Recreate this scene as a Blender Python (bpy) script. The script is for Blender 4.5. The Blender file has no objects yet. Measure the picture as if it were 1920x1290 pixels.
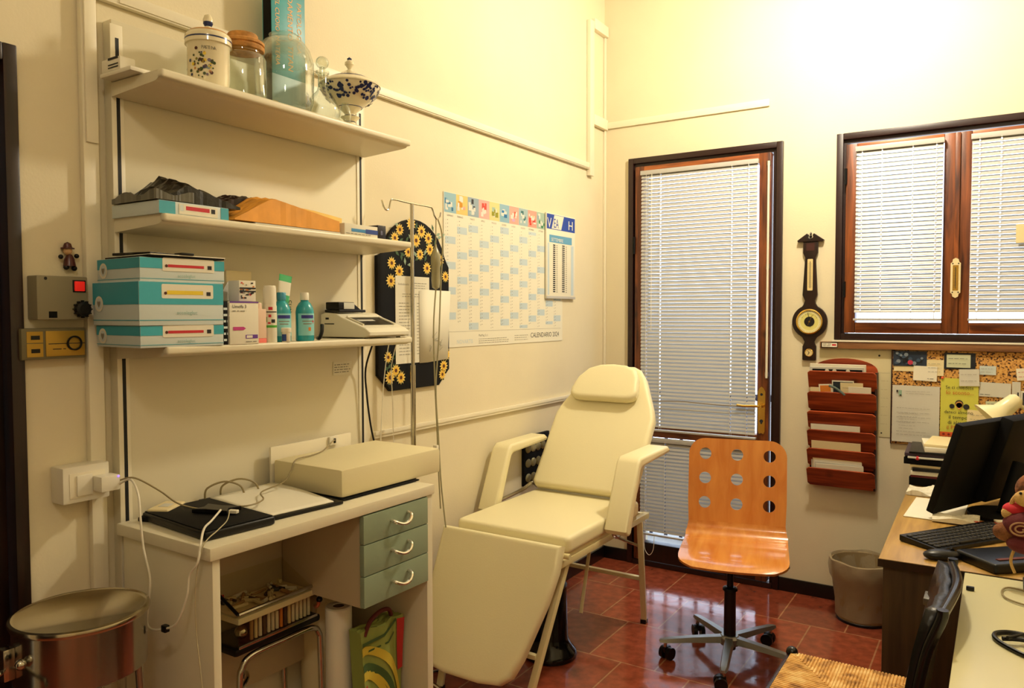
import bpy, bmesh, math, random
from mathutils import Vector, Matrix, Euler
random.seed(7)
PI = math.pi
SC = bpy.context.scene
COL = SC.collection

# ------------------------------------------------------------------ materials
def lin(h):
    h = h.lstrip('#'); c = [int(h[i:i+2], 16) / 255 for i in (0, 2, 4)]
    return tuple((x / 12.92 if x <= .04045 else ((x + .055) / 1.055) ** 2.4) for x in c) + (1,)
MATS = {}
def mat(name, col, rough=.5, metal=0, spec=.5, bump=0, bscale=60, var=0, vscale=8, trans=0, coat=0, emit=None, estr=0, alpha=1, sub=0):
    if name in MATS: return MATS[name]
    m = bpy.data.materials.new(name); m.use_nodes = True; nt = m.node_tree; N = nt.nodes
    b = N['Principled BSDF']; c = lin(col)
    b.inputs['Base Color'].default_value = c; b.inputs['Roughness'].default_value = rough
    b.inputs['Metallic'].default_value = metal; b.inputs['Specular IOR Level'].default_value = spec
    b.inputs['Transmission Weight'].default_value = trans; b.inputs['Coat Weight'].default_value = coat
    b.inputs['Alpha'].default_value = alpha
    if emit: b.inputs['Emission Color'].default_value = lin(emit); b.inputs['Emission Strength'].default_value = estr
    tc = N.new('ShaderNodeTexCoord')
    if var:
        n = N.new('ShaderNodeTexNoise'); n.inputs['Scale'].default_value = vscale; n.inputs['Detail'].default_value = 5
        r = N.new('ShaderNodeMapRange'); r.inputs[1].default_value = .3; r.inputs[2].default_value = .7; r.inputs[3].default_value = 1 - var; r.inputs[4].default_value = 1 + var
        mx = N.new('ShaderNodeVectorMath'); mx.operation = 'SCALE'; mx.inputs[0].default_value = c[:3]
        nt.links.new(tc.outputs['Object'], n.inputs['Vector']); nt.links.new(n.outputs['Fac'], r.inputs[0]); nt.links.new(r.outputs[0], mx.inputs['Scale']); nt.links.new(mx.outputs[0], b.inputs['Base Color'])
    if bump:
        n = N.new('ShaderNodeTexNoise'); n.inputs['Scale'].default_value = bscale; n.inputs['Detail'].default_value = 4
        bp = N.new('ShaderNodeBump'); bp.inputs['Strength'].default_value = bump; bp.inputs['Distance'].default_value = .01
        nt.links.new(tc.outputs['Object'], n.inputs['Vector']); nt.links.new(n.outputs['Fac'], bp.inputs['Height']); nt.links.new(bp.outputs[0], b.inputs['Normal'])
    MATS[name] = m; return m

def wood(name, c1, c2, axis='Z', rough=.4, scale=1., coat=0, knots=True):
    if name in MATS: return MATS[name]
    m = bpy.data.materials.new(name); m.use_nodes = True; nt = m.node_tree; N = nt.nodes; b = N['Principled BSDF']
    tc = N.new('ShaderNodeTexCoord'); mp = N.new('ShaderNodeMapping')
    s = {'X': (1.2, 14, 14), 'Y': (14, 1.2, 14), 'Z': (14, 14, 1.2)}[axis]
    mp.inputs['Scale'].default_value = [v * scale for v in s]
    n = N.new('ShaderNodeTexNoise'); n.inputs['Scale'].default_value = 3; n.inputs['Detail'].default_value = 7; n.inputs['Distortion'].default_value = .6
    cr = N.new('ShaderNodeValToRGB'); cr.color_ramp.elements[0].position = .32; cr.color_ramp.elements[1].position = .68
    cr.color_ramp.elements[0].color = lin(c1); cr.color_ramp.elements[1].color = lin(c2)
    nt.links.new(tc.outputs['Object'], mp.inputs['Vector']); nt.links.new(mp.outputs[0], n.inputs['Vector']); nt.links.new(n.outputs['Fac'], cr.inputs['Fac'])
    out = cr.outputs['Color']
    if knots:
        v = N.new('ShaderNodeTexVoronoi'); v.inputs['Scale'].default_value = 4.5
        kr = N.new('ShaderNodeMapRange'); kr.inputs[1].default_value = .06; kr.inputs[2].default_value = .14; kr.inputs[3].default_value = .35; kr.inputs[4].default_value = 1
        sm = N.new('ShaderNodeVectorMath'); sm.operation = 'SCALE'
        nt.links.new(tc.outputs['Object'], v.inputs['Vector']); nt.links.new(v.outputs['Distance'], kr.inputs[0]); nt.links.new(out, sm.inputs[0]); nt.links.new(kr.outputs[0], sm.inputs['Scale']); out = sm.outputs[0]
    nt.links.new(out, b.inputs['Base Color'])
    b.inputs['Roughness'].default_value = rough; b.inputs['Coat Weight'].default_value = coat
    MATS[name] = m; return m

def glass(name='clear_glass', tint='#f4f8f2', gl=.12):
    if name in MATS: return MATS[name]
    m = bpy.data.materials.new(name); m.use_nodes = True; nt = m.node_tree; N = nt.nodes
    for n in list(N): N.remove(n)
    o = N.new('ShaderNodeOutputMaterial'); t = N.new('ShaderNodeBsdfTransparent'); t.inputs[0].default_value = lin(tint)
    g = N.new('ShaderNodeBsdfGlossy'); g.inputs['Roughness'].default_value = .03
    lw = N.new('ShaderNodeLayerWeight'); lw.inputs['Blend'].default_value = .35
    r = N.new('ShaderNodeMapRange'); r.inputs[3].default_value = gl * .35; r.inputs[4].default_value = min(1, gl * 6)
    mx = N.new('ShaderNodeMixShader')
    nt.links.new(lw.outputs['Facing'], r.inputs[0]); nt.links.new(r.outputs[0], mx.inputs[0]); nt.links.new(t.outputs[0], mx.inputs[1]); nt.links.new(g.outputs[0], mx.inputs[2]); nt.links.new(mx.outputs[0], o.inputs[0])
    MATS[name] = m; return m

# ------------------------------------------------------------------ mesh builder
class MB:
    def __init__(s, tf=None):
        s.v = []; s.f = []; s.m = []; s.sm = []; s.mats = []; s.tf = tf or Matrix()
    def mi(s, m):
        if m not in s.mats: s.mats.append(m)
        return s.mats.index(m)
    def add(s, vs, fs, m, smooth=False, tf=None):
        o = len(s.v); T = s.tf @ tf if tf is not None else s.tf; k = s.mi(m)
        s.v += [T @ Vector(p) for p in vs]
        for f in fs: s.f.append([i + o for i in f]); s.m.append(k); s.sm.append(smooth)
        return s
    def bm(s, b, m, smooth=False, tf=None):
        b.verts.index_update(); vs = [v.co.copy() for v in b.verts]; fs = [[v.index for v in f.verts] for f in b.faces]; b.free()
        return s.add(vs, fs, m, smooth, tf)
    def box(s, x0, y0, z0, x1, y1, z1, m, bev=0, seg=2, tf=None, smooth=None):
        b = bmesh.new(); bmesh.ops.create_cube(b, size=1)
        sx, sy, sz = abs(x1-x0), abs(y1-y0), abs(z1-z0)
        for v in b.verts: v.co = Vector(((x0+x1)/2 + v.co.x*sx, (y0+y1)/2 + v.co.y*sy, (z0+z1)/2 + v.co.z*sz))
        if bev: bmesh.ops.bevel(b, geom=list(b.edges), offset=min(bev, .49*min(sx, sy, sz)), segments=seg, profile=.6, affect='EDGES')
        return s.bm(b, m, bool(bev) and seg > 1 if smooth is None else smooth, tf)
    def lathe(s, prof, m, c=(0, 0, 0), n=32, tf=None, cap=True, smooth=True, a0=0, a1=2*PI):
        vs = []; fs = []; full = abs(a1-a0-2*PI) < 1e-6; k = n if full else n+1
        for r, z in prof:
            for i in range(k):
                a = a0 + (a1-a0)*i/n; vs.append((c[0]+r*math.cos(a), c[1]+r*math.sin(a), c[2]+z))
        for j in range(len(prof)-1):
            for i in range(n):
                i2 = (i+1) % k; fs.append([j*k+i, j*k+i2, (j+1)*k+i2, (j+1)*k+i])
        s.add(vs, fs, m, smooth, tf)
        if cap and full:
            for j, rev in ((0, True), (len(prof)-1, False)):
                if prof[j][0] > 1e-5:
                    ring = [vs[j*k+i] for i in range(n)]; s.add(ring, [list(range(n))[::-1] if rev else list(range(n))], m, False, tf)
        return s
    def cyl(s, p0, p1, r, m, r2=None, n=16, tf=None, smooth=True):
        p0 = Vector(p0); p1 = Vector(p1); d = p1-p0; q = d.to_track_quat('Z', 'Y').to_matrix().to_4x4()
        T = Matrix.Translation(p0) @ q
        if tf is not None: T = tf @ T
        return s.lathe([(r, 0), (r if r2 is None else r2, d.length)], m, n=n, tf=T, smooth=smooth)
    def tube(s, pts, r, m, n=8, smooth_pts=True, closed=False, tf=None, sub=6):
        P = [Vector(p) for p in pts]
        if smooth_pts and len(P) > 2:
            Q = []
            for i in range(len(P)-1):
                a = P[max(i-1, 0)]; b = P[i]; c = P[i+1]; d = P[min(i+2, len(P)-1)]
                for j in range(sub):
                    t = j/sub; Q.append(.5*((2*b)+(-a+c)*t+(2*a-5*b+4*c-d)*t*t+(-a+3*b-3*c+d)*t**3))
            Q.append(P[-1]); P = Q
        vs = []; fs = []; up = Vector((0, 0, 1)); prev = None
        for i, p in enumerate(P):
            t = (P[min(i+1, len(P)-1)]-P[max(i-1, 0)]).normalized()
            if prev is None:
                a = t.orthogonal().normalized()
            else:
                a = (prev - t*prev.dot(t)); a = a.normalized() if a.length > 1e-6 else t.orthogonal().normalized()
            prev = a; b = t.cross(a); rr = r[i*len(r)//len(P)] if isinstance(r, (list, tuple)) else r
            for k in range(n): an = 2*PI*k/n; vs.append(p + (a*math.cos(an)+b*math.sin(an))*rr)
        L = len(P)
        for i in range(L-1):
            for k in range(n): fs.append([i*n+k, i*n+(k+1) % n, (i+1)*n+(k+1) % n, (i+1)*n+k])
        fs.append(list(range(n))[::-1]); fs.append([(L-1)*n+k for k in range(n)])
        return s.add(vs, fs, m, True, tf)
    def prism(s, poly, h, m, tf=None, smooth=False, bev=0):   # poly in local XY, extruded along +Z by h
        b = bmesh.new(); vs = [b.verts.new((x, y, 0)) for x, y in poly]; f = b.faces.new(vs)
        r = bmesh.ops.extrude_face_region(b, geom=[f]); ev = [e for e in r['geom'] if isinstance(e, bmesh.types.BMVert)]
        bmesh.ops.translate(b, vec=(0, 0, h), verts=ev); bmesh.ops.recalc_face_normals(b, faces=b.faces)
        if bev:
            ed = [e for e in b.edges if abs(e.verts[0].co.z-e.verts[1].co.z) < 1e-7]
            bmesh.ops.bevel(b, geom=ed, offset=bev, segments=3, profile=.6, affect='EDGES')
        return s.bm(b, m, smooth, tf)
    def quad(s, a, b, c, d, m): return s.add([a, b, c, d], [[0, 1, 2, 3]], m)
    def ball(s, c, r, m, sc=(1, 1, 1), n=16, tf=None):
        b = bmesh.new(); bmesh.ops.create_uvsphere(b, u_segments=n, v_segments=max(8, n//2+2), radius=1)
        for v in b.verts: v.co = Vector((c[0]+v.co.x*r*sc[0], c[1]+v.co.y*r*sc[1], c[2]+v.co.z*r*sc[2]))
        return s.bm(b, m, True, tf)
    def disc(s, x, y, r, m, z=0, n=20, tf=None): return s.add([(x+r*math.cos(2*PI*i/n), y+r*math.sin(2*PI*i/n), z) for i in range(n)], [list(range(n))], m, False, tf)
    def rect(s, x0, y0, x1, y1, m, z=0, tf=None): return s.add([(x0, y0, z), (x1, y0, z), (x1, y1, z), (x0, y1, z)], [[0, 1, 2, 3]], m, False, tf)
    def fill(s, loops, h, m, tf=None):                       # outlines with holes, thickness h centred on z=0
        cu = bpy.data.curves.new('t', 'CURVE'); cu.dimensions = '2D'; cu.fill_mode = 'BOTH'; cu.extrude = h/2
        for lp in loops:
            sp = cu.splines.new('POLY'); sp.points.add(len(lp)-1); sp.use_cyclic_u = True
            for i, p in enumerate(lp): sp.points[i].co = (p[0], p[1], 0, 1)
        return s._curve(cu, m, tf)
    def text(s, body, size, x, y, m, tf=None, align='LEFT', sx=1, z=0):
        cu = bpy.data.curves.new('t', 'FONT'); cu.body = body; cu.size = size; cu.align_x = align; cu.resolution_u = 2
        T = Matrix.Translation((x, y, z)) @ Matrix.Diagonal((sx, 1, 1, 1))
        return s._curve(cu, m, T if tf is None else tf @ T)
    def _curve(s, cu, m, tf):
        ob = bpy.data.objects.new('t', cu); me = ob.to_mesh()
        vs = [v.co.copy() for v in me.vertices]; fs = [list(p.vertices) for p in me.polygons]
        s.add(vs, fs, m, False, tf); ob.to_mesh_clear(); bpy.data.objects.remove(ob); bpy.data.curves.remove(cu)
        return s
    def build(s, name, parent=None, label=None, world=False, solid=0):
        off = Vector()
        me = bpy.data.meshes.new(name); inv = None
        if world and parent is not None:
            r = parent; chain = [r]
            while r.parent: r = r.parent; chain.append(r)
            M = Matrix()
            for q in reversed(chain): M = M @ q.matrix_basis
            inv = M.inverted()
        vs = [inv @ v for v in s.v] if inv else s.v
        me.from_pydata([tuple(v) for v in vs], [], s.f); me.update()
        for m in s.mats: me.materials.append(m)
        me.polygons.foreach_set('material_index', s.m); me.polygons.foreach_set('use_smooth', s.sm)
        o = bpy.data.objects.new(name, me); COL.objects.link(o)
        if parent is not None: o.parent = parent
        if label: o['label'] = label
        if any(s.sm): 
            try: me.set_sharp_from_angle(angle=math.radians(38))
            except Exception: pass
        return o

def tag(o, label, cat, group=None):
    o['label'] = label; o['category'] = cat
    if group: o['group'] = group
    return o
def thing(name, label, cat, loc=(0, 0, 0), rotz=0, group=None, rot=None):
    o = bpy.data.objects.new(name, None); COL.objects.link(o); o.empty_display_size = .05
    o.location = loc; o.rotation_euler = rot or (0, 0, rotz)
    return tag(o, label, cat, group)
def struct(name, mb, parent=None):
    o = mb.build(name, parent)
    if parent is None: o['kind'] = 'structure'
    return o
def setloc(o, loc):   # move origin of a single mesh thing to loc keeping world place
    d = Vector(loc)
    for v in o.data.vertices: v.co -= d
    o.location = d; return o
def T(x=0, y=0, z=0, rx=0, ry=0, rz=0): return Matrix.Translation((x, y, z)) @ Euler((rx, ry, rz)).to_matrix().to_4x4()
def frame(o, xa, ya):   # local x -> xa, local y -> ya, z -> cross
    xa = Vector(xa).normalized(); ya = Vector(ya).normalized(); za = xa.cross(ya)
    M = Matrix.Identity(4)
    for i in range(3): M[i][0] = xa[i]; M[i][1] = ya[i]; M[i][2] = za[i]; M[i][3] = o[i]
    return M
def WL(x=0, y=0, z=0): return frame((x, y, z), (0, 1, 0), (0, 0, 1))      # left wall: u -> +y, v -> z, out -> +x
def WB(x=0, y=0, z=0): return frame((x, y, z), (1, 0, 0), (0, 0, 1))      # back wall: out -> -y
def rrect(x0, y0, x1, y1, r, n=6):
    P = []
    for cx, cy, a in ((x1-r, y1-r, 0), (x0+r, y1-r, PI/2), (x0+r, y0+r, PI), (x1-r, y0+r, 3*PI/2)):
        for i in range(n+1): t = a + PI/2*i/n; P.append((cx+r*math.cos(t), cy+r*math.sin(t)))
    return P
def scribble(mb, x0, y0, x1, y1, rows, m, tf, z=.0006, thick=.0022, frac=.85):
    for i in range(rows):
        y = y1 - (y1-y0)*(i+.5)/rows; x = x0; L = x0+(x1-x0)*(frac+.15*random.random())
        while x < L:
            w = random.uniform(.006, .022); mb.rect(x, y-thick/2, min(x+w, L), y+thick/2, m, z, tf); x += w+.004
# ------------------------------------------------------------------ palette
wallm = mat('cream_plaster', '#dfd3b2', .75, bump=.06, bscale=120, var=.03, vscale=3)
ceilm = mat('white_ceiling', '#ece6d2', .9)
trunk = mat('cream_trunking', '#e8dfc4', .45)
whitem = mat('white_laminate', '#ded5b8', .35, spec=.4)
whitep = mat('white_plastic', '#e6dfca', .35)
paper = mat('white_paper', '#e4dec8', .8)
paper2 = mat('grey_paper', '#c9c6b8', .8)
cream = mat('cream_paper', '#e0cf9f', .8)
ink = mat('black_ink', '#1a1a1c', .7)
greyink = mat('grey_ink', '#8b8676', .8)
black = mat('black_plastic', '#060607', .35, spec=.35)
blackm = mat('black_matte', '#050505', .7, spec=.2)
blackg = mat('black_gloss', '#060607', .12)
chrome = mat('chrome', '#c2beb2', .12, metal=1)
steel = mat('brushed_steel', '#b9b5ab', .22, metal=1)
brass = mat('brass', '#d9b25a', .25, metal=1)
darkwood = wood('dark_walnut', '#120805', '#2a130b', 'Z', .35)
casing_h = wood('red_pine_across', '#5c2810', '#a85e2a', 'X', .38)
casing_v = wood('red_pine_upright', '#3a180a', '#8a4a20', 'Z', .38)
edgewood = mat('dark_red_stain', '#220906', .4)
blindm = mat('white_slat', '#b6b4ae', .35)
leather = mat('cream_leatherette', '#e9dfb4', .45, bump=.05, bscale=180)
framec = mat('cream_enamel', '#d9cb98', .35)
teal = mat('teal_card', '#3f9fae', .5)
tealw = mat('pale_grey_card', '#ccd6d2', .5)
red = mat('red_print', '#c3202b', .5)
yellow = mat('yellow_print', '#e3c62c', .5)
glassm = glass()
pane = glass('window_pane', '#f6faff', .06)

# ------------------------------------------------------------------ room
RX, RY, RZ = 3.35, -5.6, 3.55
mb = MB(); tile = bpy.data.materials.new('terracotta_tiles'); tile.use_nodes = True
nt = tile.node_tree; N = nt.nodes; b = N['Principled BSDF']
tc = N.new('ShaderNodeTexCoord'); mp = N.new('ShaderNodeMapping'); mp.inputs['Location'].default_value = (.065, 4.2, 0)
br = N.new('ShaderNodeTexBrick'); br.offset = .5; br.offset_frequency = 2; br.squash = 1
for k, v in (('Scale', 1), ('Mortar Size', .0035), ('Mortar Smooth', .1), ('Bias', 0), ('Brick Width', .3033), ('Row Height', .42)): br.inputs[k].default_value = v
br.inputs['Color1'].default_value = lin('#98492f'); br.inputs['Color2'].default_value = lin('#793826'); br.inputs['Mortar'].default_value = lin('#a8754e')
ns = N.new('ShaderNodeTexNoise'); ns.inputs['Scale'].default_value = 22; ns.inputs['Detail'].default_value = 8
rr = N.new('ShaderNodeMapRange'); rr.inputs[1].default_value = .3; rr.inputs[2].default_value = .7; rr.inputs[3].default_value = .72; rr.inputs[4].default_value = 1.25
sc = N.new('ShaderNodeVectorMath'); sc.operation = 'SCALE'
nt.links.new(tc.outputs['Object'], mp.inputs[0]); nt.links.new(mp.outputs[0], br.inputs['Vector']); nt.links.new(tc.outputs['Object'], ns.inputs['Vector'])
nt.links.new(ns.outputs['Fac'], rr.inputs[0]); nt.links.new(br.outputs['Color'], sc.inputs[0]); nt.links.new(rr.outputs[0], sc.inputs['Scale']); nt.links.new(sc.outputs[0], b.inputs['Base Color'])
r2 = N.new('ShaderNodeMapRange'); r2.inputs[1].default_value = .3; r2.inputs[2].default_value = .7; r2.inputs[3].default_value = .05; r2.inputs[4].default_value = .16
nt.links.new(ns.outputs['Fac'], r2.inputs[0]); nt.links.new(r2.outputs[0], b.inputs['Roughness'])
bp = N.new('ShaderNodeBump'); bp.inputs['Strength'].default_value = .12; bp.inputs['Distance'].default_value = .004
nt.links.new(ns.outputs['Fac'], bp.inputs['Height']); nt.links.new(bp.outputs[0], b.inputs['Normal'])
mb.box(-.3, RY-.2, -.1, RX+.2, .3, 0, tile); struct('floor', mb)
struct('ceiling', MB().box(-.3, RY-.2, RZ, RX+.2, .3, RZ+.1, ceilm))
# left wall, with the dark doorway at its near end
mb = MB(); mb.box(-.3, -3.30, 0, 0, .3, RZ, wallm); mb.box(-.3, -4.25, 2.153, 0, -3.30, RZ, wallm); mb.box(-.3, RY-.2, 0, 0, -4.25, RZ, wallm)
struct('wall_left', mb)
# back wall with door and window openings
DX0, DX1, DZ = .167, 1.052, 2.412; WX0, WX1, WZ0 = 1.318, 2.398, 1.363
mb = MB(); mb.box(0, 0, 0, DX0, .3, RZ, wallm); mb.box(DX1, 0, 0, WX0, .3, RZ, wallm); mb.box(WX1, 0, 0, RX, .3, RZ, wallm)
mb.box(DX0, 0, DZ, DX1, .3, RZ, wallm); mb.box(WX0, 0, DZ, WX1, .3, RZ, wallm); mb.box(WX0, 0, 0, WX1, .3, WZ0, wallm)
struct('wall_back', mb)
struct('wall_right', MB().box(RX, RY-.2, 0, RX+.2, .3, RZ, wallm))
struct('wall_front', MB().box(0, RY-.2, 0, RX, RY, RZ, wallm))
skirt = mat('black_skirting', '#0c0a0a', .3)
mb = MB(); mb.box(.05, RY+.001, 0, 1.35, RY+.05, 2.15, darkwood, .005); mb.box(.12, RY+.05, .01, 1.28, RY+.07, 2.08, darkwood, .004); struct('added_dark_door', mb)  # dark door added unseen behind the camera for the steel drum to reflect
struct('baseboard_back', MB().box(DX1, -.014, 0, 1.72, -.001, .072, skirt, .002).box(.014, -.014, 0, DX0, -.001, .072, skirt, .002))
struct('baseboard_left', MB().box(.001, -2.12, 0, .014, -.001, .072, skirt, .002))
# surface trunking on the walls
def trim(n, *bxs):
    mb = MB()
    for bb in bxs: mb.box(*bb, trunk, .003)
    return struct('trim_%d' % n, mb)
trim(1, (.001, -3.145, .3, .022, -3.104, 2.47), (.022, -3.14, 1.95, .03, -3.108, 2.44))
trim(2, (.001, -3.14, 2.335, .02, -.228, 2.372), (.02, -3.04, 2.34, .024, -.24, 2.367))
trim(3, (.001, -.236, 2.30, .026, -.185, 3.19))
trim(4, (.001, -.185, 3.15, .03, -.004, 3.21)); trim(5, (.001, -.185, 2.60, .028, -.004, 2.66))
trim(6, (.016, -.014, 2.607, .977, -.001, 2.645))
trim(7, (.001, -.016, .075, .015, -.001, 3.15))
trim(8, (.001, -2.05, 1.018, .018, -.02, 1.045), (.018, -2.05, 1.03, .022, -.02, 1.047))
# door 2: dark doorway at the near end of the left wall
mb = MB(); mb.box(-.3, -3.33, 0, .018, -3.298, 2.153, darkwood, .004); mb.box(-.3, -4.25, 2.11, .018, -3.33, 2.153, darkwood, .004); mb.box(-.06, -4.22, .005, -.02, -3.332, 2.108, darkwood, .003)
d2 = struct('door_2', mb)

# ------------------------------------------------------------------ french door
mb = MB()
def casing(mb, x0, x1, z0, z1, w, y0, y1, bottom=True):
    mb.box(x0, y0, z0, x0+w, y1, z1, edgewood, .003); mb.box(x1-w, y0, z0, x1, y1, z1, edgewood, .003); mb.box(x0+w, y0, z1-w, x1-w, y1, z1, edgewood, .003)
    if bottom: mb.box(x0+w, y0, z0, x1-w, y1, z0+w, edgewood, .003)
casing(mb, DX0, DX1, 0, DZ, .032, -.022, .11, False); mb.box(DX0+.034, -.024, .001, DX1-.034, -.001, .03, edgewood, .002)
mb.box(DX0+.032, .0, 0, DX0+.05, .1, DZ-.032, edgewood); mb.box(DX1-.052, .0, 0, DX1-.032, .1, DZ-.032, edgewood); mb.box(DX0+.05, .0, DZ-.05, DX1-.05, .1, DZ-.032, edgewood)
mb.box(DX0+.032, -.005, 0, DX1-.032, .11, .03, edgewood)
door = struct('door_1', mb)
LX0, LX1, LZ0, LZ1 = .215, .993, .035, 2.358
gx0, gx1 = .268, .932
mb = MB()
mb.box(LX0, -.028, LZ0, gx0, .03, LZ1, casing_v, .004); mb.box(gx1, -.028, LZ0, LX1, .03, LZ1, casing_v, .004)
mb.box(gx0, -.028, 2.305, gx1, .03, LZ1, casing_h, .004); mb.box(gx0, -.028, .775, gx1, .03, .838, casing_h, .004); mb.box(gx0, -.028, LZ0, gx1, .03, .142, darkwood, .004)  # bottom rail in darker wood: shade low on the door put into its colour
leaf = mb.build('door_leaf', door)
MB().box(gx0, .008, .142, gx1, .012, .775, pane).build('glass_pane', leaf); MB().box(gx0, .008, .838, gx1, .012, 2.305, pane).build('glass_pane', leaf)
mb = MB()   # handle: plate, rose and lever
P = [(-.018, -.115), (-.012, -.13), (0, -.125), (.012, -.13), (.018, -.115), (.02, .1), (.012, .118), (0, .128), (-.012, .118), (-.02, .1)]
mb.prism(P, .005, brass, WB(.958, -.029, .975)); tf = WB(.958, -.035, .975)
mb.disc(0, -.06, .009, ink, .0012, tf=tf); mb.rect(-.004, -.075, .004, -.06, ink, .0013, tf); mb.disc(0, .085, .007, ink, .0012, tf=tf)
mb.cyl((.958, -.03, .998), (.958, -.075, .998), .011, brass); mb.tube([(.958, -.07, .998), (.92, -.072, .999), (.87, -.07, .996), (.835, -.068, .999)], .0075, brass)
mb.build('door_handle', leaf)
mb = MB()   # espagnolette rod
mb.cyl((.984, -.038, 1.15), (.984, -.038, 2.31), .006, whitep); 
for z in (1.17, 1.75, 2.30): mb.box(.974, -.036, z-.012, .992, -.028, z+.012, steel)
mb.build('bolt_rod', leaf, 'white bolt rod')
mb = MB()
for z in (.35, 1.9): mb.cyl((LX0-.004, -.034, z-.05), (LX0-.004, -.034, z+.05), .008, blackm)
mb.build('hinge', leaf)

# ------------------------------------------------------------------ casement window
mb = MB(); casing(mb, WX0, WX1, WZ0, DZ, .032, -.022, .11)
for a, bb in ((WX0+.032, WX0+.048), (WX1-.048, WX1-.032)): mb.box(a, 0, WZ0+.032, bb, .1, DZ-.032, edgewood)
mb.box(WX0+.048, 0, DZ-.05, WX1-.048, .1, DZ-.032, edgewood)
win = struct('window_1', mb)
def sash(x0, x1):
    z0, z1 = WZ0+.036, 2.352; gx0, gx1, gz0, gz1 = x0+.052, x1-.052, 1.452, 2.318
    mb = MB(); mb.box(x0, -.03, z0, gx0, .03, z1, casing_v, .004); mb.box(gx1, -.03, z0, x1, .03, z1, casing_v, .004)
    mb.box(gx0, -.03, gz1, gx1, .03, z1, casing_h, .004); mb.box(gx0, -.03, z0, gx1, .03, gz0, casing_h, .004)
    s = mb.build('sash', win); MB().box(gx0, .008, gz0, gx1, .012, gz1, pane).build('glass_pane', s)
    return s
s1 = sash(1.366, 1.852); s2 = sash(1.862, 2.35)
mb = MB(); mb.box(1.846, -.04, 1.40, 1.868, -.03, 2.35, casing_v, .003); mb.build('meeting_strip', s1)
mb = MB()
for z in (1.62, 2.19): mb.cyl((1.366, -.036, z-.04), (1.366, -.036, z+.04), .007, blackm)
mb.build('hinge', s1)
P = [(0, -.095), (.012, -.088), (.014, -.075), (.021, -.07), (.021, .07), (.014, .075), (.012, .088), (0, .095), (-.012, .088), (-.014, .075), (-.021, .07), (-.021, -.07), (-.014, -.075), (-.012, -.088)]
mb = MB(); tf = WB(1.857, -.041, 1.665); mb.prism(P, .005, cream, tf); mb.rect(-.012, -.06, .012, .06, brass, .0055, tf); mb.rect(-.0015, -.05, .0015, .05, ink, .006, tf)
for sx in (-1, 1):
    for sy in (-1, 1): mb.disc(sx*.012, sy*.068, .0032, ink, .006, tf=tf)
for k in range(12): mb.rect(-.009, -.045+k*.008, -.003, -.0442+k*.008, ink, .006, tf)
tag(setloc(mb.build('window_thermometer'), (1.857, -.04, 1.665)), 'small cream plate thermometer screwed on the meeting rail between the two window sashes', 'thermometer')
sillw = wood('brown_sill', '#6b4426', '#8f6238', 'X', .5)
struct('trim_9', MB().box(1.251, -.03, 1.318, 2.47, -.001, 1.352, sillw, .002).box(1.31, -.034, 1.3525, 2.47, -.001, 1.361, whitep, .001))

# ------------------------------------------------------------------ blinds
def blind(x0, x1, z0, z1, label, cords, n_open=0, tilt=55, stack=0):
    t = thing('venetian_blind', label, 'blind', ((x0+x1)/2, -.045, z0), 0, 'white venetian blinds on the garden side')
    yc = -.052
    MB().box(x0, yc-.014, z1-.025, x1, yc+.014, z1, blindm, .002).build('head_rail', t, world=True)
    mb = MB(); a = math.radians(tilt); w = .0125; p = .0212
    n = int((z1-.03-z0-.012)/p); segs = []
    xs = [x0+.004]
    for c in cords: xs += [c-.003, c+.003]
    xs += [x1-.004]
    for i in range(n):
        z = z1-.034-p*i
        for k in range(0, len(xs), 2):
            A = (xs[k], xs[k+1])
            pts = []
            for u, bow in ((-1, 0), (-.33, .0016), (.33, .0016), (1, 0)):
                pts.append((yc+u*w*math.cos(a)-bow*2*math.sin(a), z+u*w*math.sin(a)+bow*2*math.cos(a)))
            vs = [(A[j], q[0], q[1]) for q in pts for j in (0, 1)]
            mb.add(vs, [[0, 1, 3, 2], [2, 3, 5, 4], [4, 5, 7, 6]], blindm, True)
            if k < len(xs)-2:   # slit either side of a cord hole
                B = (xs[k+1], xs[k+2]); vs = [(B[j], q[0], q[1]) for q in pts for j in (0, 1)]
                mb.add(vs, [[0, 1, 3, 2], [4, 5, 7, 6]], blindm, True)
    mb.build('slats', t, world=True)
    MB().box(x0, yc-.012, z0, x1, yc+.012, z0+.011, blindm, .002).build('bottom_rail', t, world=True)
    for c in cords:
        for dy in (-.0145, .0145): MB().cyl((c, yc+dy, z0+.008), (c, yc+dy, z1-.02), .0009, whitep, n=6).build('ladder_cord', t, world=True)
    return t
b1 = blind(.262, .935, .815, 2.325, 'tall white slatted blind over the upper glass of the narrow door', (.30, .385, .795, .885))
b2 = blind(.262, .935, .198, .775, 'short white slatted blind over the bottom glass of the narrow door', (.30, .42, .795, .885))
b3 = blind(1.414, 1.802, 1.462, 2.330, 'white slatted blind on the whole window sash beside the barometer', (1.445, 1.535, 1.67, 1.77))
b4 = blind(1.910, 2.300, 1.462, 2.330, 'white slatted blind on the window sash cut by the picture edge', (1.945, 2.03, 2.17, 2.265))
mb = MB(); mb.tube([(.335, -.07, 2.30), (.334, -.07, 1.9), (.335, -.07, 1.4)], .0018, whitep, 6); mb.build('tilt_wand', b1, world=True)
mb = MB(); mb.tube([(.30, -.07, .20), (.302, -.07, .12), (.33, -.071, .085), (.355, -.07, .12), (.36, -.068, .2)], .0016, whitep, 6); mb.build('pull_cord', b2, world=True)
mb = MB(); mb.tube([(.25, -.078, .985), (.5, -.08, 1.0), (.75, -.078, .993), (.86, -.078, .996)], .0022, mat('brown_cord', '#6b5630', .7), 6)
tag(setloc(mb.build('cord'), (.25, -.078, .985)), 'thin brown cord stretched across the tall door blind to the brass handle', 'cord')
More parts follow.
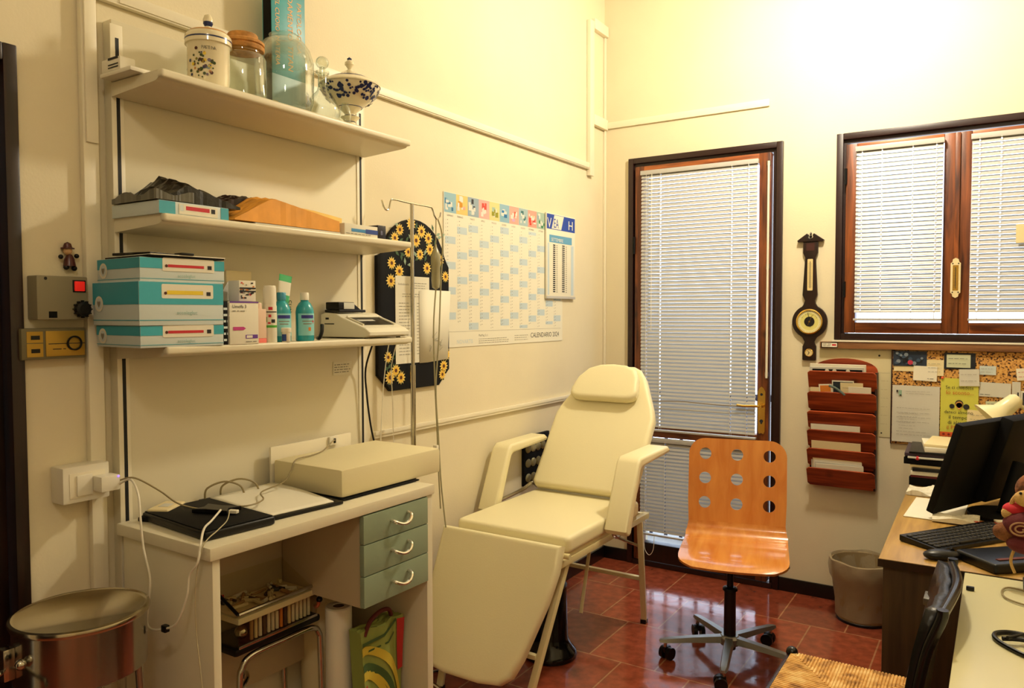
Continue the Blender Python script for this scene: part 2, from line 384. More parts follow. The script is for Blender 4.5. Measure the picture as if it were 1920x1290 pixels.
tag(setloc(MB().box(2.092, -.075, 1.815, 2.17, -.0725, 1.90, cream).build('sticky_note'), (2.09, -.073, 1.815)), 'small beige note hanging on the blind at the picture edge', 'note')
# railing outside the door
railm = mat('blue_grey_rail', '#232a4a', .5)
t = thing('balcony_railing', 'dark balcony railing seen outside below the short door blind', 'railing', (.1, .62, 0))
for k in range(14):
    x = -.15+k*.105; MB().cyl((x, .62, 0), (x, .62, .95), .012, railm, n=8).build('baluster', t, world=True)
MB().box(-.3, .6, .95, 1.6, .64, .99, railm, .004).build('handrail', t, world=True); MB().box(-.3, .6, .03, 1.6, .64, .05, railm).build('bottom_bar', t, world=True)
struct('floor_2', MB().box(-2, .31, -.1, 5, 1.6, -.01, mat('grey_balcony', '#a9a7a2', .8)))

# ------------------------------------------------------------------ shelving unit
slot = mat('black_slot', '#050505', .6)
S = thing('wall_shelving', 'tall white wall panel with black slotted rails and three white shelves', 'shelving', (.03, -2.6, 0))
mb = MB(); mb.box(.001, -3.076, .02, .042, -2.118, 2.283, whitem, .003); mb.box(.042, -3.05, 2.16, .0435, -2.16, 2.225, whitem)
mb.build('back_panel', S, world=True)
for y in (-3.063, -2.146):
    mb = MB(); mb.box(.042, y-.018, .03, .045, y+.016, 2.27, trunk, .001); mb.box(.0445, y-.0048, .03, .0458, y+.0048, 2.235, slot)
    mb.build('slotted_rail', S, world=True)
SH = [2.112, 1.754, 1.417]
for z in SH:
    prof = [(.05, -.036), (.235, -.026), (.25, -.024), (.262, -.016), (.262, -.002), (.255, 0), (.05, 0)]
    mb = MB(); tf = frame((0, -3.083, z), (1, 0, 0), (0, 0, 1))      # out = -y ; extrude negative
    mb.prism([(x, y) for x, y in prof], -.952, whitem, tf)
    # rounded front nose
    mb.box(.252, -3.084, z-.020, .2745, -2.130, z+.001, whitem, .007, 3)
    mb.build('shelf', S, world=True)
mb = MB(); mb.rect(0, 0, .093, .048, paper, 0, WL(.0438, -2.293, 1.281)); scribble(mb, .006, .006, .087, .042, 4, greyink, WL(.0440, -2.293, 1.281), thick=.003)
tag(setloc(mb.build('paper_label'), (.044, -2.293, 1.281)), 'small white printed label stuck on the shelving panel under the lowest shelf', 'label')

# ---- top shelf
Z1 = SH[0]
t = thing('appliance', 'small white box shaped device with black marks lying on the top shelf end', 'appliance', (.13, -3.09, Z1))
mb = MB(); mb.box(.05, -3.115, Z1+.002, .19, -3.055, Z1+.014, whitep, .005); mb.box(.055, -3.112, Z1+.014, .14, -3.07, Z1+.048, whitep, .004)
tf = frame((.075, -3.1125, Z1+.018), (1, 0, 0), (0, 0, 1))
for y in (.024, .01, .003): mb.rect(.012, y, .058, y+(.006 if y > .02 else .003), ink, .0005, tf)
mb.build('casing', t, world=True)
# ceramic jar
def lz(pr, c): return [(r, z) for r, z in pr]
potm = mat('cream_glaze', '#e8dcb8', .15, coat=.6); blue = mat('cobalt_blue', '#1b2858', .3); och = mat('ochre_glaze', '#c4862e', .3); grn = mat('leaf_green_glaze', '#394a1c', .3); maro = mat('maroon_glaze', '#4a1a14', .3)
jx, jy = .2, -2.895
t = thing('ceramic_jar', 'painted ceramic jar with flower spray and knobbed lid on top shelf', 'jar', (jx, jy, Z1))
mb = MB(); mb.lathe([(.045, 0), (.052, .004), (.055, .03), (.055, .115), (.057, .118)], potm, (jx, jy, Z1))
random.seed(3)
for k in range(58):   # flower spray wrapped on the wall of the jar
    a = math.radians(-52+random.gauss(0, 18)); z = Z1+.052+random.gauss(0, .02)
    if not Z1+.01 < z < Z1+.1: continue
    c = Vector((jx+.0556*math.cos(a), jy+.0556*math.sin(a), z)); n_ = Vector((math.cos(a), math.sin(a), 0)); u = n_.cross(Vector((0, 0, 1)))
    M_ = frame(c, -u, (0, 0, 1)); mb.disc(0, 0, random.uniform(.002, .0052), random.choice([blue, och, grn, maro, grn, yellow]), 0.0004, 6, M_)
a = math.radians(-40)
for k in range(7): 
    aa = a+(k-3)*.09; c = Vector((jx+.0562*math.cos(aa), jy+.0562*math.sin(aa), Z1+.096)); n_ = Vector((math.cos(aa), math.sin(aa), 0)); mb.text('PASTINA'[k], .013, 0, 0, greyink, frame(c, Vector((-math.sin(aa), math.cos(aa), 0)), (0, 0, 1)))
mb.build('jar_body', t, world=True)
mb = MB(); mb.lathe([(.057, .118), (.061, .12), (.061, .13)], potm, (jx, jy, Z1)); mb.lathe([(.0612, .13), (.0612, .134)], blue, (jx, jy, Z1), cap=False); mb.lathe([(.061, .134), (.061, .142), (.055, .15)], potm, (jx, jy, Z1)); mb.lathe([(.0555, .15), (.05, .155)], och, (jx, jy, Z1), cap=False); mb.lathe([(.05, .155), (.02, .163), (.01, .166), (.008, .175)], potm, (jx, jy, Z1))
lid_ = mb.build('lid', t, world=True); mb = MB(); mb.lathe([(.0085, .173), (.013, .181), (.012, .186)], blue, (jx, jy, Z1)); mb.lathe([(.013, .185), (.0135, .192), (.009, .203), (.001, .207)], potm, (jx, jy, Z1))
mb.build('knob', lid_, world=True)
# cork lidded jar
cork = mat('cork', '#b7813e', .8, var=.35, vscale=40, bump=.2, bscale=90); cx, cy = .20, -2.782
t = thing('glass_jar', 'clear glass storage jar with wide brown cork lid on top shelf', 'jar', (cx, cy, Z1))
mb = MB(); mb.lathe([(.001, .003), (.055, .003), (.062, .012), (.064, .02), (.064, .115), (.058, .128), (.05, .133), (.05, .14)], glassm, (cx, cy, Z1), cap=False); mb.build('jar_body', t, world=True)
mb = MB(); mb.lathe([(.049, .137), (.058, .139), (.06, .144), (.06, .148), (.056, .151), (.056, .153), (.06, .155), (.06, .162), (.055, .166), (.042, .168), (.042, .182), (.04, .185)], cork, (cx, cy, Z1)); mb.build('cork_lid', t, world=True)
# book behind / inside the demijohn
bookc = mat('book_teal', '#2f8f94', .4, var=.25, vscale=6); bookl = mat('book_pale_blue', '#a9c3cf', .45, var=.1, vscale=8)
bt = mat('book_orange', '#e3a23e', .5)
t = thing('tall_book', 'tall teal hardback book standing upright behind the big round glass jar', 'book', (.075, -2.51, Z1))
by0, by1, bz0, bz1 = -2.585, -2.448, Z1+.001, Z1+.43
mb = MB(); mb.box(.052, by0+.004, bz0+.004, .088, by1-.006, bz1-.004, paper); mb.build('pages', t, world=True)
mb = MB(); mb.box(.048, by0, bz0, .0515, by1, bz1, bookc, .001); mb.box(.0885, by0, Z1+.15, .0915, by1, bz1, bookc, .001); mb.box(.0885, by0, bz0, .0915, by1, Z1+.15, bookl, .001); mb.box(.0515, by0, bz0, .0885, by0+.003, bz1, blackm)
R90 = T(rz=-PI/2); tf = WL(.0917, 0, 0)
def vtext(mb, s, size, y, z, m, sx=1): mb.text(s, size, 0, 0, m, tf @ T(y, z, 0, 0, 0, -PI/2), sx=sx, z=.0006)
vtext(mb, 'PATOLOGICA', .026, by1-.034, Z1+.40, bt); vtext(mb, 'FIDAMENTO  TITAN', .030, by1-.073, Z1+.43, bt, .95); vtext(mb, 'DEL CUOIO  MATERIA', .024, by0+.014, Z1+.405, bt, .95)
mb.box(.0918, by0+.001, Z1+.004, .0925, by0+.02, Z1+.065, cream); vtext(mb, 'Sal', .02, by0+.004, Z1+.05, greyink)
mb.build('cover', t, world=True)
gx, gy = .185, -2.618
t = thing('demijohn', 'large round clear glass jar standing in front of a teal book', 'jar', (gx, gy, Z1))
mb = MB(); mb.lathe([(.001, .004), (.07, .004), (.078, .012), (.085, .03), (.088, .11), (.087, .155), (.077, .19), (.06, .214), (.044, .224), (.042, .232), (.045, .235), (.042, .237), (.038, .232), (.040, .22), (.055, .208), (.072, .185), (.082, .155)], glassm, (gx, gy, Z1), n=48, cap=False); mb.build('jar_body', t, world=True)
# decanter
ex, ey = .20, -2.477
t = thing('glass_decanter', 'small clear glass decanter with ball stopper beside the blue and white tureen', 'decanter', (ex, ey, Z1))
mb = MB(); mb.lathe([(.001, .004), (.045, .004), (.052, .012), (.055, .03), (.051, .055), (.033, .085), (.018, .1), (.014, .115), (.014, .15), (.021, .155), (.021, .162), (.015, .165)], glassm, (ex, ey, Z1), cap=False); mb.build('bottle_body', t, world=True)
mb = MB(); mb.cyl((ex, ey, Z1+.15), (ex, ey, Z1+.175), .009, glassm); mb.ball((ex, ey, Z1+.19), .021, glassm, (1, 1, .95)); mb.build('stopper', t, world=True)
mb = MB(); mb.lathe([(.001, .0), (.017, .002), (.02, .02), (.016, .045), (.01, .055), (.012, .06), (.001, .062)], glassm, (.262, -2.44, Z1), n=10, cap=False)
tag(setloc(mb.build('glass_stopper'), (.262, -2.44, Z1)), 'loose cut glass stopper lying at the shelf edge under the blue tureen', 'stopper')
# tureen
ux, uy = .19, -2.345
t = thing('tureen', 'blue and white footed porcelain tureen with pointed finial on top shelf', 'tureen', (ux, uy, Z1))
mb = MB(); c = (ux, uy, Z1)
mb.lathe([(.001, .001), (.033, .001), (.034, .006), (.026, .014), (.019, .022), (.017, .03), (.022, .036), (.032, .046), (.019, .05), (.017, .056), (.024, .064), (.034, .072), (.04, .078), (.05, .086), (.066, .098), (.082, .112), (.095, .132), (.1, .146)], potm, c, n=40)
for z_, r_ in ((.03, .0178), (.0505, .0195), (.078, .0408)): mb.lathe([(r_, z_-.0012), (r_+.0004, z_+.0012)], blue, c, cap=False)
random.seed(5)
for k in range(230):   # blue painted flowers round the bowl
    a = random.uniform(0, 2*PI); u = random.random(); zz = .098+.045*u; r_ = .066+(.0975-.066)*min(1, (u**.62))+.0022
    sl = Vector((.7*math.cos(a), .7*math.sin(a), .9)); tg = Vector((-math.sin(a), math.cos(a), 0))
    mb.disc(0, 0, random.uniform(.0035, .0075)*(1.3 if k % 5 == 0 else .85), blue, .001, 6, frame(Vector(c)+Vector((r_*math.cos(a), r_*math.sin(a), zz)), tg, sl))
mb.build('bowl', t, world=True)
mb = MB(); mb.lathe([(.102, .146), (.103, .15), (.097, .156), (.08, .166)], potm, c, n=40, cap=False); mb.lathe([(.08, .166), (.06, .176)], blue, c, n=40, cap=False); mb.lathe([(.06, .176), (.045, .18), (.03, .19), (.012, .2), (.006, .205), (.008, .21), (.016, .22), (.015, .228), (.006, .236)], potm, c, n=40, cap=False); mb.lathe([(.007, .235), (.008, .24), (.001, .246)], blue, c)
mb.build('lid', t, world=True)

# ---- middle shelf
Z2 = SH[1]
def carton(name, label, cat, x0, y0, z0, x1, y1, z1, base, rz=0, deco=None, group=None):
    """carton in its own frame: local x = depth (towards room), local y along the wall"""
    t = thing(name, label, cat, ((x0+x1)/2, (y0+y1)/2, z0), rz, group)
    hx, hy, h = (x1-x0)/2, (y1-y0)/2, z1-z0
    mb = MB(); mb.box(-hx, -hy, 0, hx, hy, h, base, .0015)
    fr = frame((hx+.0008, -hy, 0), (0, 1, 0), (0, 0, 1)); lf = frame((-hx, -hy-.0008, 0), (1, 0, 0), (0, 0, 1)); tp = frame((-hx, -hy, h+.0006), (1, 0, 0), (0, 1, 0))
    if deco: deco(mb, fr, lf, tp, 2*hy, 2*hx, h)
    mb.build('carton', t); return t
def deco_flat(mb, fr, lf, tp, W, D, H):
    mb.rect(0, .001, .045, H-.001, teal, 0, fr); mb.rect(W-.025, .001, W, H-.001, teal, 0, fr)
    mb.rect(.055, .004, W-.035, H-.004, paper, .0003, fr); mb.rect(.075, H*.45, W-.06, H*.75, red, .0006, fr); mb.rect(.058, H*.35, .068, H*.8, tealw, .0006, fr); mb.rect(W-.055, H*.4, W-.043, H*.75, ink, .0006, fr)
carton('flat_carton', 'flat white and teal carton with red stripe alone on the middle shelf', 'box', .05, -3.09, Z2, .26, -2.885, Z2+.034, tealw, 0, deco_flat)
def crumple(name, label, cat, x0, y0, x1, y1, z0, hfun, m, nx=14, ny=20, seed=1, amp=.008, group=None, th=.004):
    random.seed(seed); vs = []; fs = []
    for j in range(ny+1):
        for i in range(nx+1):
            u, v = i/nx, j/ny; e = min(u, 1-u, v, 1-v)
            z = z0+hfun(u, v)+(random.uniform(-amp, amp) if e > 0 else 0)
            vs.append((x0+(x1-x0)*u+random.uniform(-1, 1)*amp*.4, y0+(y1-y0)*v+random.uniform(-1, 1)*amp*.4, max(z, z0+th+.001)))
    n = len(vs); vs += [(x, y, z0+.001) for x, y, z in vs]
    for j in range(ny):
        for i in range(nx):
            a = j*(nx+1)+i; q = [a, a+1, a+nx+2, a+nx+1]; fs.append(q); fs.append([n+k for k in q[::-1]])
    ed = [i for i in range(nx+1)]+[j*(nx+1)+nx for j in range(1, ny+1)]+[ny*(nx+1)+i for i in range(nx-1, -1, -1)]+[j*(nx+1) for j in range(ny-1, 0, -1)]
    for k in range(len(ed)): a, b_ = ed[k], ed[(k+1) % len(ed)]; fs.append([b_, a, n+a, n+b_])
    mb = MB(); mb.add(vs, fs, m, False); o = mb.build(name); setloc(o, ((x0+x1)/2, (y0+y1)/2, z0)); return tag(o, label, cat, group)
bagm = mat('black_foil', '#080807', .28, bump=.3, bscale=30); foil = mat('grey_foil', '#5c5a4e', .3)
crumple('plastic_bag', 'crumpled black plastic bag with a raised peak lying on the flat carton', 'bag', .07, -3.07, .25, -2.84, Z2+.035, lambda u, v: .008+.075*max(0, 1-abs(v-.30)/(.30 if v < .30 else .70))*(1-.75*abs(u-.35)), bagm, seed=2, amp=.006)
crumple('foil_sheet', 'grey crinkled sheet under the black bag near the left rail', 'sheet', .06, -3.095, .26, -2.99, Z2+.035, lambda u, v: .014+.014*math.sin(3*v+u*5)**2, foil, seed=9, amp=.004)
crumple('dark_pouch', 'dark reddish black pouch lying between the flat carton and brown envelopes', 'pouch', .06, -2.83, .16, -2.62, Z2, lambda u, v: .065+.040*math.sin(PI*v)*(1-.4*u), mat('dark_brown_foil', '#241310', .3, var=.5, vscale=20), seed=4, amp=.005)
envm = mat('orange_envelope', '#e09a35', .6, var=.1, vscale=20); envp = mat('pale_manila', '#ecc66a', .7)
crumple('padded_envelope', 'bulging orange brown padded envelope, lower of the two on the shelf', 'envelope', .165, -2.865, .262, -2.47, Z2+.006, lambda u, v: (.006+.082*min(1, v/.33) if v < .33 else .088-.048*(v-.33)/.67)*(1-.15*u), envm, seed=6, amp=.0025)
crumple('manila_envelope', 'pale manila envelope with folded flap, resting over the orange one', 'envelope', .06, -2.66, .162, -2.36, Z2+.004, lambda u, v: .088+.006*math.sin(PI*v)-.01*u-.014*v, envp, seed=8, amp=.002)
mb = MB(); mb.box(.1, -2.80, Z2+.0005, .266, -2.47, Z2+.005, paper2, .001); tag(setloc(mb.build('paper_sheets'), (.2, -2.63, Z2)), 'few grey white paper sheets under the orange envelope', 'paper')
def deco_band(mb, fr, lf, tp, W, D, H):
    mb.rect(.03, H*.35, W, H*.62, mat('sky_blue_print', '#3a86b8', .5), 0, fr); mb.rect(W*.62, H*.30, W, H*.68, mat('navy_print', '#1c3f8c', .5), .0003, fr); scribble(mb, .005, H*.05, W-.02, H*.3, 1, greyink, fr, thick=.002)
carton('medicine_box', 'long white medicine box with blue band on the middle shelf end', 'box', .13, -2.452, Z2, .266, -2.298, Z2+.038, paper, 0, deco_band)
carton('small_box', 'small dark navy box at the right end of the middle shelf', 'box', .18, -2.294, Z2, .264, -2.255, Z2+.046, mat('navy_card', '#12101e', .35), 0, lambda mb, fr, lf, tp, W, D, H: mb.text('B', .02, .012, .014, mat('lilac_print', '#8f93b5', .5), fr))

# ---- bottom shelf
Z3 = SH[2]
def deco_insulin(strip, tall):
    def d(mb, fr, lf, tp, W, D, H):
        zt = H*.55 if not tall else H*.48
        tealfr = mat('teal_card_front', '#3aa6b4', .5)
        mb.rect(0, zt, W, H-.001, tealfr, 0, fr); mb.rect(0, zt, D, H-.001, teal, 0, lf)
        mb.rect(0, .012 if tall else .006, W, .014 if tall else .0075, teal, .0002, fr); mb.rect(0, .012 if tall else .006, D, .014 if tall else .0075, teal, .0002, lf)
        L0, L1 = W*.25, W*.87; lz0 = H*.62 if tall else H*.45
        mb.prism(rrect(L0, lz0, L1, H+.001 if not tall else H*.95, .004), .0004, paper, fr)
        mb.rect(L0+.014, lz0+.010, L1-.03, lz0+.017 if not tall else lz0+.020, strip, .001, fr); mb.rect(L1-.02, lz0+.008, L1-.008, lz0+.018, ink, .001, fr); mb.disc(L0+.01, lz0+.013, .004, maro, .001, 12, fr)
        mb.text('accolegluc', .014 if tall else .012, W*.42, H*.25 if tall else H*.2, mat('pale_teal_print', '#8fb5a8', .5), fr, z=.001)
        for r_, m_ in ((.020, paper), (.0165, tealw)): mb.disc(.032, H*.5, min(r_, H*.42)*(1 if r_ > .018 else .86), m_, .0004 if r_ > .018 else .0007, 24, lf)
        P = [(math.sin(a)**3*.010, (.013*math.cos(a)-.005*math.cos(2*a)-.002*math.cos(3*a))*.8) for a in [2*PI*k/24 for k in range(24)]]
        s_ = min(1, H*.42/.02)*.8; mb.prism([(x*s_+.032, y*s_+H*.5) for x, y in P], .0002, greyink, lf @ T(0, 0, .0008))
    return d
g = 'teal and white lancet cartons'
carton('supply_carton', 'lowest flat teal and white carton with red strip on bottom shelf', 'box', .06, -3.145, Z3, .272, -2.915, Z3+.055, tealw, -.05, deco_insulin(red, False), g)
carton('supply_carton', 'tall teal and white carton with yellow strip, middle of the stack', 'box', .055, -3.150, Z3+.0555, .275, -2.917, Z3+.165, tealw, -.04, deco_insulin(yellow, True), g)
carton('supply_carton', 'topmost teal and white carton with red strip, pen mark on its side', 'box', .06, -3.140, Z3+.1655, .27, -2.908, Z3+.225, tealw, -.06, deco_insulin(red, False), g)
t = thing('clipboard', 'black clipboard with white edge lying on the topmost teal carton', 'clipboard', (.16, -3.02, Z3+.2275), -.06)
mb = MB(); mb.box(-.1, -.1, 0, .115, .11, .004, blackm, .001); mb.box(-.095, -.095, .004, .117, .112, .0065, paper, .0005); mb.build('board', t); 
mb = MB(); mb.box(.085, -.015, .0065, .12, .02, .013, black, .002); mb.build('clip', t)
carton('magazine', 'thin dark magazine lying on the black clipboard at the shelf', 'magazine', .07, -3.1, Z3+.236, .2, -2.97, Z3+.243, bagm, .2)
# white card flaps behind, patterned box, medicine box, slim box
t = thing('card_box', 'plain white open card box standing behind the medicine boxes', 'box', (.12, -2.76, Z3)); mb = MB(); mb.box(-.05, -.03, 0, .0, .06, .212, cream, .002); mb.box(.0, -.06, .0, .04, .0, .14, cream, .002); mb.build('carton', t)
mb = MB(); mb.prism([(-.045, 0), (0, 0), (.035, .055), (-.01, .055)], .0015, paper2, T(.045, -.05, .122, PI/2, 0, PI/2)); mb.build('flap', t)
def deco_dark(mb, fr, lf, tp, W, D, H):
    scribble(mb, .002, .005, W-.001, H*.9, 6, tealw, fr, thick=.006)
carton('dark_carton', 'narrow black box squeezed between teal cartons and pink striped box', 'box', .16, -2.918, Z3, .272, -2.902, Z3+.118, blackm, 0, deco_dark)
mag = mat('magenta_print', '#c03a80', .5); pur = mat('purple_print', '#6a3a9a', .5)
def deco_med(mb, fr, lf, tp, W, D, H):
    mb.text('Umelfa 3', .013, .008, H-.018, ink, fr); scribble(mb, .008, H-.03, W*.6, H-.022, 1, greyink, fr); mb.prism([(.01, H*.33), (.044, H*.33), (.052, H*.37), (.044, H*.41), (.01, H*.41)], .0003, mag, fr)
    mb.rect(W-.045, H*.13, W-.004, H*.22, pur, 0, fr); mb.rect(W-.042, H*.145, W-.022, H*.205, paper, .0004, fr); mb.rect(0, H*.97, W, H, pur, .0002, fr); mb.rect(0, 0, D, W, pur, 0, tp); scribble(mb, W-.045, .004, W-.006, .010, 1, greyink, fr)
carton('medicine_box', 'upright white medicine box with magenta arrow and purple top edge', 'box', .19, -2.898, Z3, .275, -2.802, Z3+.118, paper, 0, deco_med)
def deco_pat(mb, fr, lf, tp, W, D, H):
    random.seed(11)
    for k in range(26): mb.rect(*(lambda x, y: (x, y, x+random.uniform(.003, .009), y+.004))(random.uniform(.002, W-.01), random.uniform(.004, H-.008)), random.choice([ink, ink, red, mat('orange_print', '#d9812e', .5), greyink]), .0003, fr)
    for q in (.45, .6): mb.rect(.001, H*q, W-.001, H*(q+.07), ink, .0005, fr)
carton('patterned_carton', 'small box printed with black lettering sitting atop the medicine box', 'box', .19, -2.838, Z3+.119, .245, -2.785, Z3+.178, paper, -.1, deco_pat)
pink = mat('pale_pink_card', '#e2c3a8', .5); coral = mat('coral_print', '#e8766a', .5)
t = thing('tall_tube_box', 'slim pale pink container with coral foot beside the medicine box', 'container', (.24, -2.778, Z3))
mb = MB(); mb.box(-.018, -.018, 0, .018, .018, .014, coral, .002); mb.box(-.018, -.018, .014, .018, .018, .098, pink, .002); mb.build('body', t); mb = MB(); mb.lathe([(.013, .098), (.013, .112), (.011, .116)], pink); mb.build('cap', t)
t = thing('spray_can', 'white spray can with colourful label and tall white cap', 'can', (.245, -2.737, Z3))
mb = MB(); mb.lathe([(.0185, 0), (.0195, .003), (.0195, .105), (.018, .112)], paper); random.seed(2)
def wrap(mb, r, a0, a1, z0, z1, m, n=6):
    vs = []
    for i in range(n+1):
        a = a0+(a1-a0)*i/n; vs += [(r*math.cos(a), r*math.sin(a), z0), (r*math.cos(a), r*math.sin(a), z1)]
    mb.add(vs, [[2*i, 2*i+2, 2*i+3, 2*i+1] for i in range(n)], m, True)
grnp = mat('green_print', '#4aa52e', .5)
wrap(mb, .0199, -1.6, .6, .044, .051, grnp); wrap(mb, .0199, -.9, -.3, .095, .104, red); wrap(mb, .02, -1.6, .5, .088, .091, ink); wrap(mb, .0199, -.9, -.5, .074, .082, red); wrap(mb, .0199, -.5, .1, .058, .068, ink); wrap(mb, .0199, -1., -.6, .055, .06, red); wrap(mb, .0199, -1.5, -1.1, .06, .075, grnp)
mb.build('body', t); mb = MB(); mb.lathe([(.0185, .112), (.0185, .158), (.0165, .166), (.001, .167)], whitep); mb.build('cap', t)
tq = mat('turquoise_plastic', '#2fa4ac', .25, trans=.15); tql = mat('turquoise_label', '#8fd0cf', .4); capb = mat('blue_cap', '#2a86a0', .35)
def bottle(y, x, label, capm, h=.148, cross=False):
    t = thing('disinfectant_bottle', label, 'bottle', (x, y, Z3), 0, 'turquoise disinfectant bottles')
    mb = MB(); mb.lathe([(.025, 0), (.0275, .003), (.0275, .09), (.025, .103), (.018, .116), (.012, .122), (.012, .13)], tq, n=28)
    wrap(mb, .0280, -1.5, .9, .018, .085, tql, 14)
    for k, (z_, z2) in enumerate(((.070, .080), (.060, .063), (.052, .055))): wrap(mb, .0283, -1.1+.1*k, .35-.15*k, z_, z2, mat('indigo_print', '#2b2f86', .5) if k == 0 else greyink, 8)
    if cross: wrap(mb, .0285, .15, .45, .0585, .0625, red, 2); wrap(mb, .0285, .25, .35, .0535, .0675, red, 1); wrap(mb, .0284, -.35, -.05, .032, .043, mat('orange_print', '#d9812e', .5), 2)
    mb.build('bottle_body', t)
    mb = MB(); mb.lathe([(.0135, .126), (.0135, h-.002), (.012, h)], capm); mb.build('cap', t); return t
bottle(-2.677, .225, 'turquoise bottle with blue cap, behind the little white pot', capb)
bottle(-2.598, .238, 'turquoise bottle with white cap and red cross on its label', whitep, .149, True)
t = thing('small_pot', 'little white pill pot with black label in front of the blue capped bottle', 'pot', (.263, -2.693, Z3))
mb = MB(); mb.lathe([(.011, 0), (.0125, .002), (.0125, .03)], whitep); wrap(mb, .0128, -1.9, -.7, .004, .024, mat('navy_print', '#1c3f8c', .5)); mb.build('pot_body', t); mb = MB(); mb.lathe([(.0145, .03), (.0145, .041), (.0125, .043)], whitep); mb.build('lid', t)
t = thing('cream_tube', 'green and white squeeze tube standing on end behind the bottles', 'tube', (.19, -2.66, Z3), rot=(math.radians(-9), 0, 0))
gt = mat('green_tube', '#3fae6a', .4); mb = MB()
vs = []; L = 9
for j in range(L+1):
    z = .02+.185*j/L; k = j/L; ry = .019+.006*k; rx = .018*(1-k)+.001
    for i in range(20): a = 2*PI*i/20; vs.append((rx*math.cos(a), ry*math.sin(a), z))
for (j0, j1, m_) in ((0, 6, gt), (6, 8, paper), (8, 9, gt)):
    mb.add(vs, [[j*20+i, j*20+(i+1) % 20, (j+1)*20+(i+1) % 20, (j+1)*20+i] for j in range(j0, j1) for i in range(20)], m_, True)
mb.text('cutis', .026, 0, 0, mat('dark_green_print', '#14502c', .5), frame((.0185, .006, .13), (0, 0, -1), (0, 1, 0)), z=.001)
mb.build('tube_body', t); mb = MB(); mb.lathe([(.014, .001), (.015, .02)], whitep); mb.build('cap', t)
# desktop machine with sloping front at the right end
t = thing('printing_calculator', 'bulky cream desktop machine with sloping top at the shelf end', 'machine', (.17, -2.26, Z3))
mach = mat('cream_abs', '#e4dec6', .4)
prof = [(.055, .004), (.055, .082), (.075, .088), (.125, .085), (.16, .070), (.262, .036), (.283, .022), (.283, .012), (.262, .004)]
mb = MB(); tf = frame((0, -2.155, Z3), (1, 0, 0), (0, 0, 1)); mb.prism([(x, z) for x, z in prof], .205, mach, tf, bev=.005); mb.build('housing', t, world=True)
def sl(x): return Z3+.070-(x-.16)*(.034/.102)
mb = MB(); mb.add([(.165, -2.335, sl(.165)+.0015), (.235, -2.335, sl(.235)+.0015), (.235, -2.19, sl(.235)+.0015), (.165, -2.19, sl(.165)+.0015)], [[0, 1, 2, 3]], black); mb.add([(.185, -2.32, sl(.185)+.002), (.20, -2.32, sl(.2)+.002), (.20, -2.24, sl(.2)+.002), (.185, -2.24, sl(.185)+.002)], [[0, 1, 2, 3]], paper2)
mb.tube([(.162, -2.34, sl(.162)+.003), (.238, -2.34, sl(.238)+.003)], .0035, mach, 8); mb.tube([(.162, -2.185, sl(.162)+.003), (.238, -2.185, sl(.238)+.003)], .0035, mach, 8); mb.tube([(.162, -2.34, sl(.162)+.004), (.162, -2.185, sl(.162)+.004)], .004, mach, 8)
mb.build('paper_window', t, world=True)
MB().box(.08, -2.3615, Z3+.064, .095, -2.3595, Z3+.071, black, .0005).build('side_button', t, world=True); MB().box(.075, -2.3612, Z3+.048, .12, -2.3598, Z3+.051, blackm).build('side_seam', t, world=True)
for y in (-2.34, -2.18): MB().cyl((.25, y, Z3), (.25, y, Z3+.006), .008, black).build('foot', t, world=True)
t = thing('card_reader', 'black device with pale grey screen lying on top of the cream machine', 'device', (.095, -2.28, Z3+.0885), .1)
mb = MB(); mb.box(-.03, -.075, .0, .035, .07, .010, black, .003); mb.box(-.03, -.07, .010, .028, .015, .036, black, .004); mb.prism([(.015, 0), (.07, 0), (.015, .03)], .05, black, T(-.03, 0, .004, PI/2, 0, PI/2)); mb.build('casing', t)
mb = MB(); mb.box(.0285, -.045, .012, .0305, .012, .034, paper2, .001); mb.build('screen', t)
mb = MB(); mb.tube([(.262, -2.550, Z3+.05), (.268, -2.557, Z3+.03), (.264, -2.562, Z3+.010), (.25, -2.557, Z3+.008)], .006, black, 8); tag(setloc(mb.build('pen'), (.29, -2.57, Z3+.003)), 'short black tool leaning between the white capped bottle and cream machine', 'tool')
# cables dropping behind the shelf end
mb = MB(); mb.tube([(.12, -2.165, 1.40), (.075, -2.16, 1.30), (.07, -2.15, 1.2), (.075, -2.135, 1.08), (.08, -2.11, .98)], .0035, black, 8); tag(setloc(mb.build('cable'), (.08, -2.11, .97)), 'black cable dropping from the shelf end beside the right slotted rail', 'cable')
mb = MB(); mb.tube([(.1, -2.05, 1.42), (.06, -2.03, 1.33), (.05, -2.04, 1.2), (.055, -2.06, 1.03), (.06, -2.07, .95)], .0018, whitep, 6); mb.tube([(.1, -2.0, 1.42), (.05, -1.99, 1.3), (.05, -1.985, 1.15), (.05, -1.98, .9)], .0018, whitep, 6)
tag(setloc(mb.build('white_cables'), (.06, -2.07, .95)), 'pair of thin white cables hanging in front of the sunflower board', 'cable')

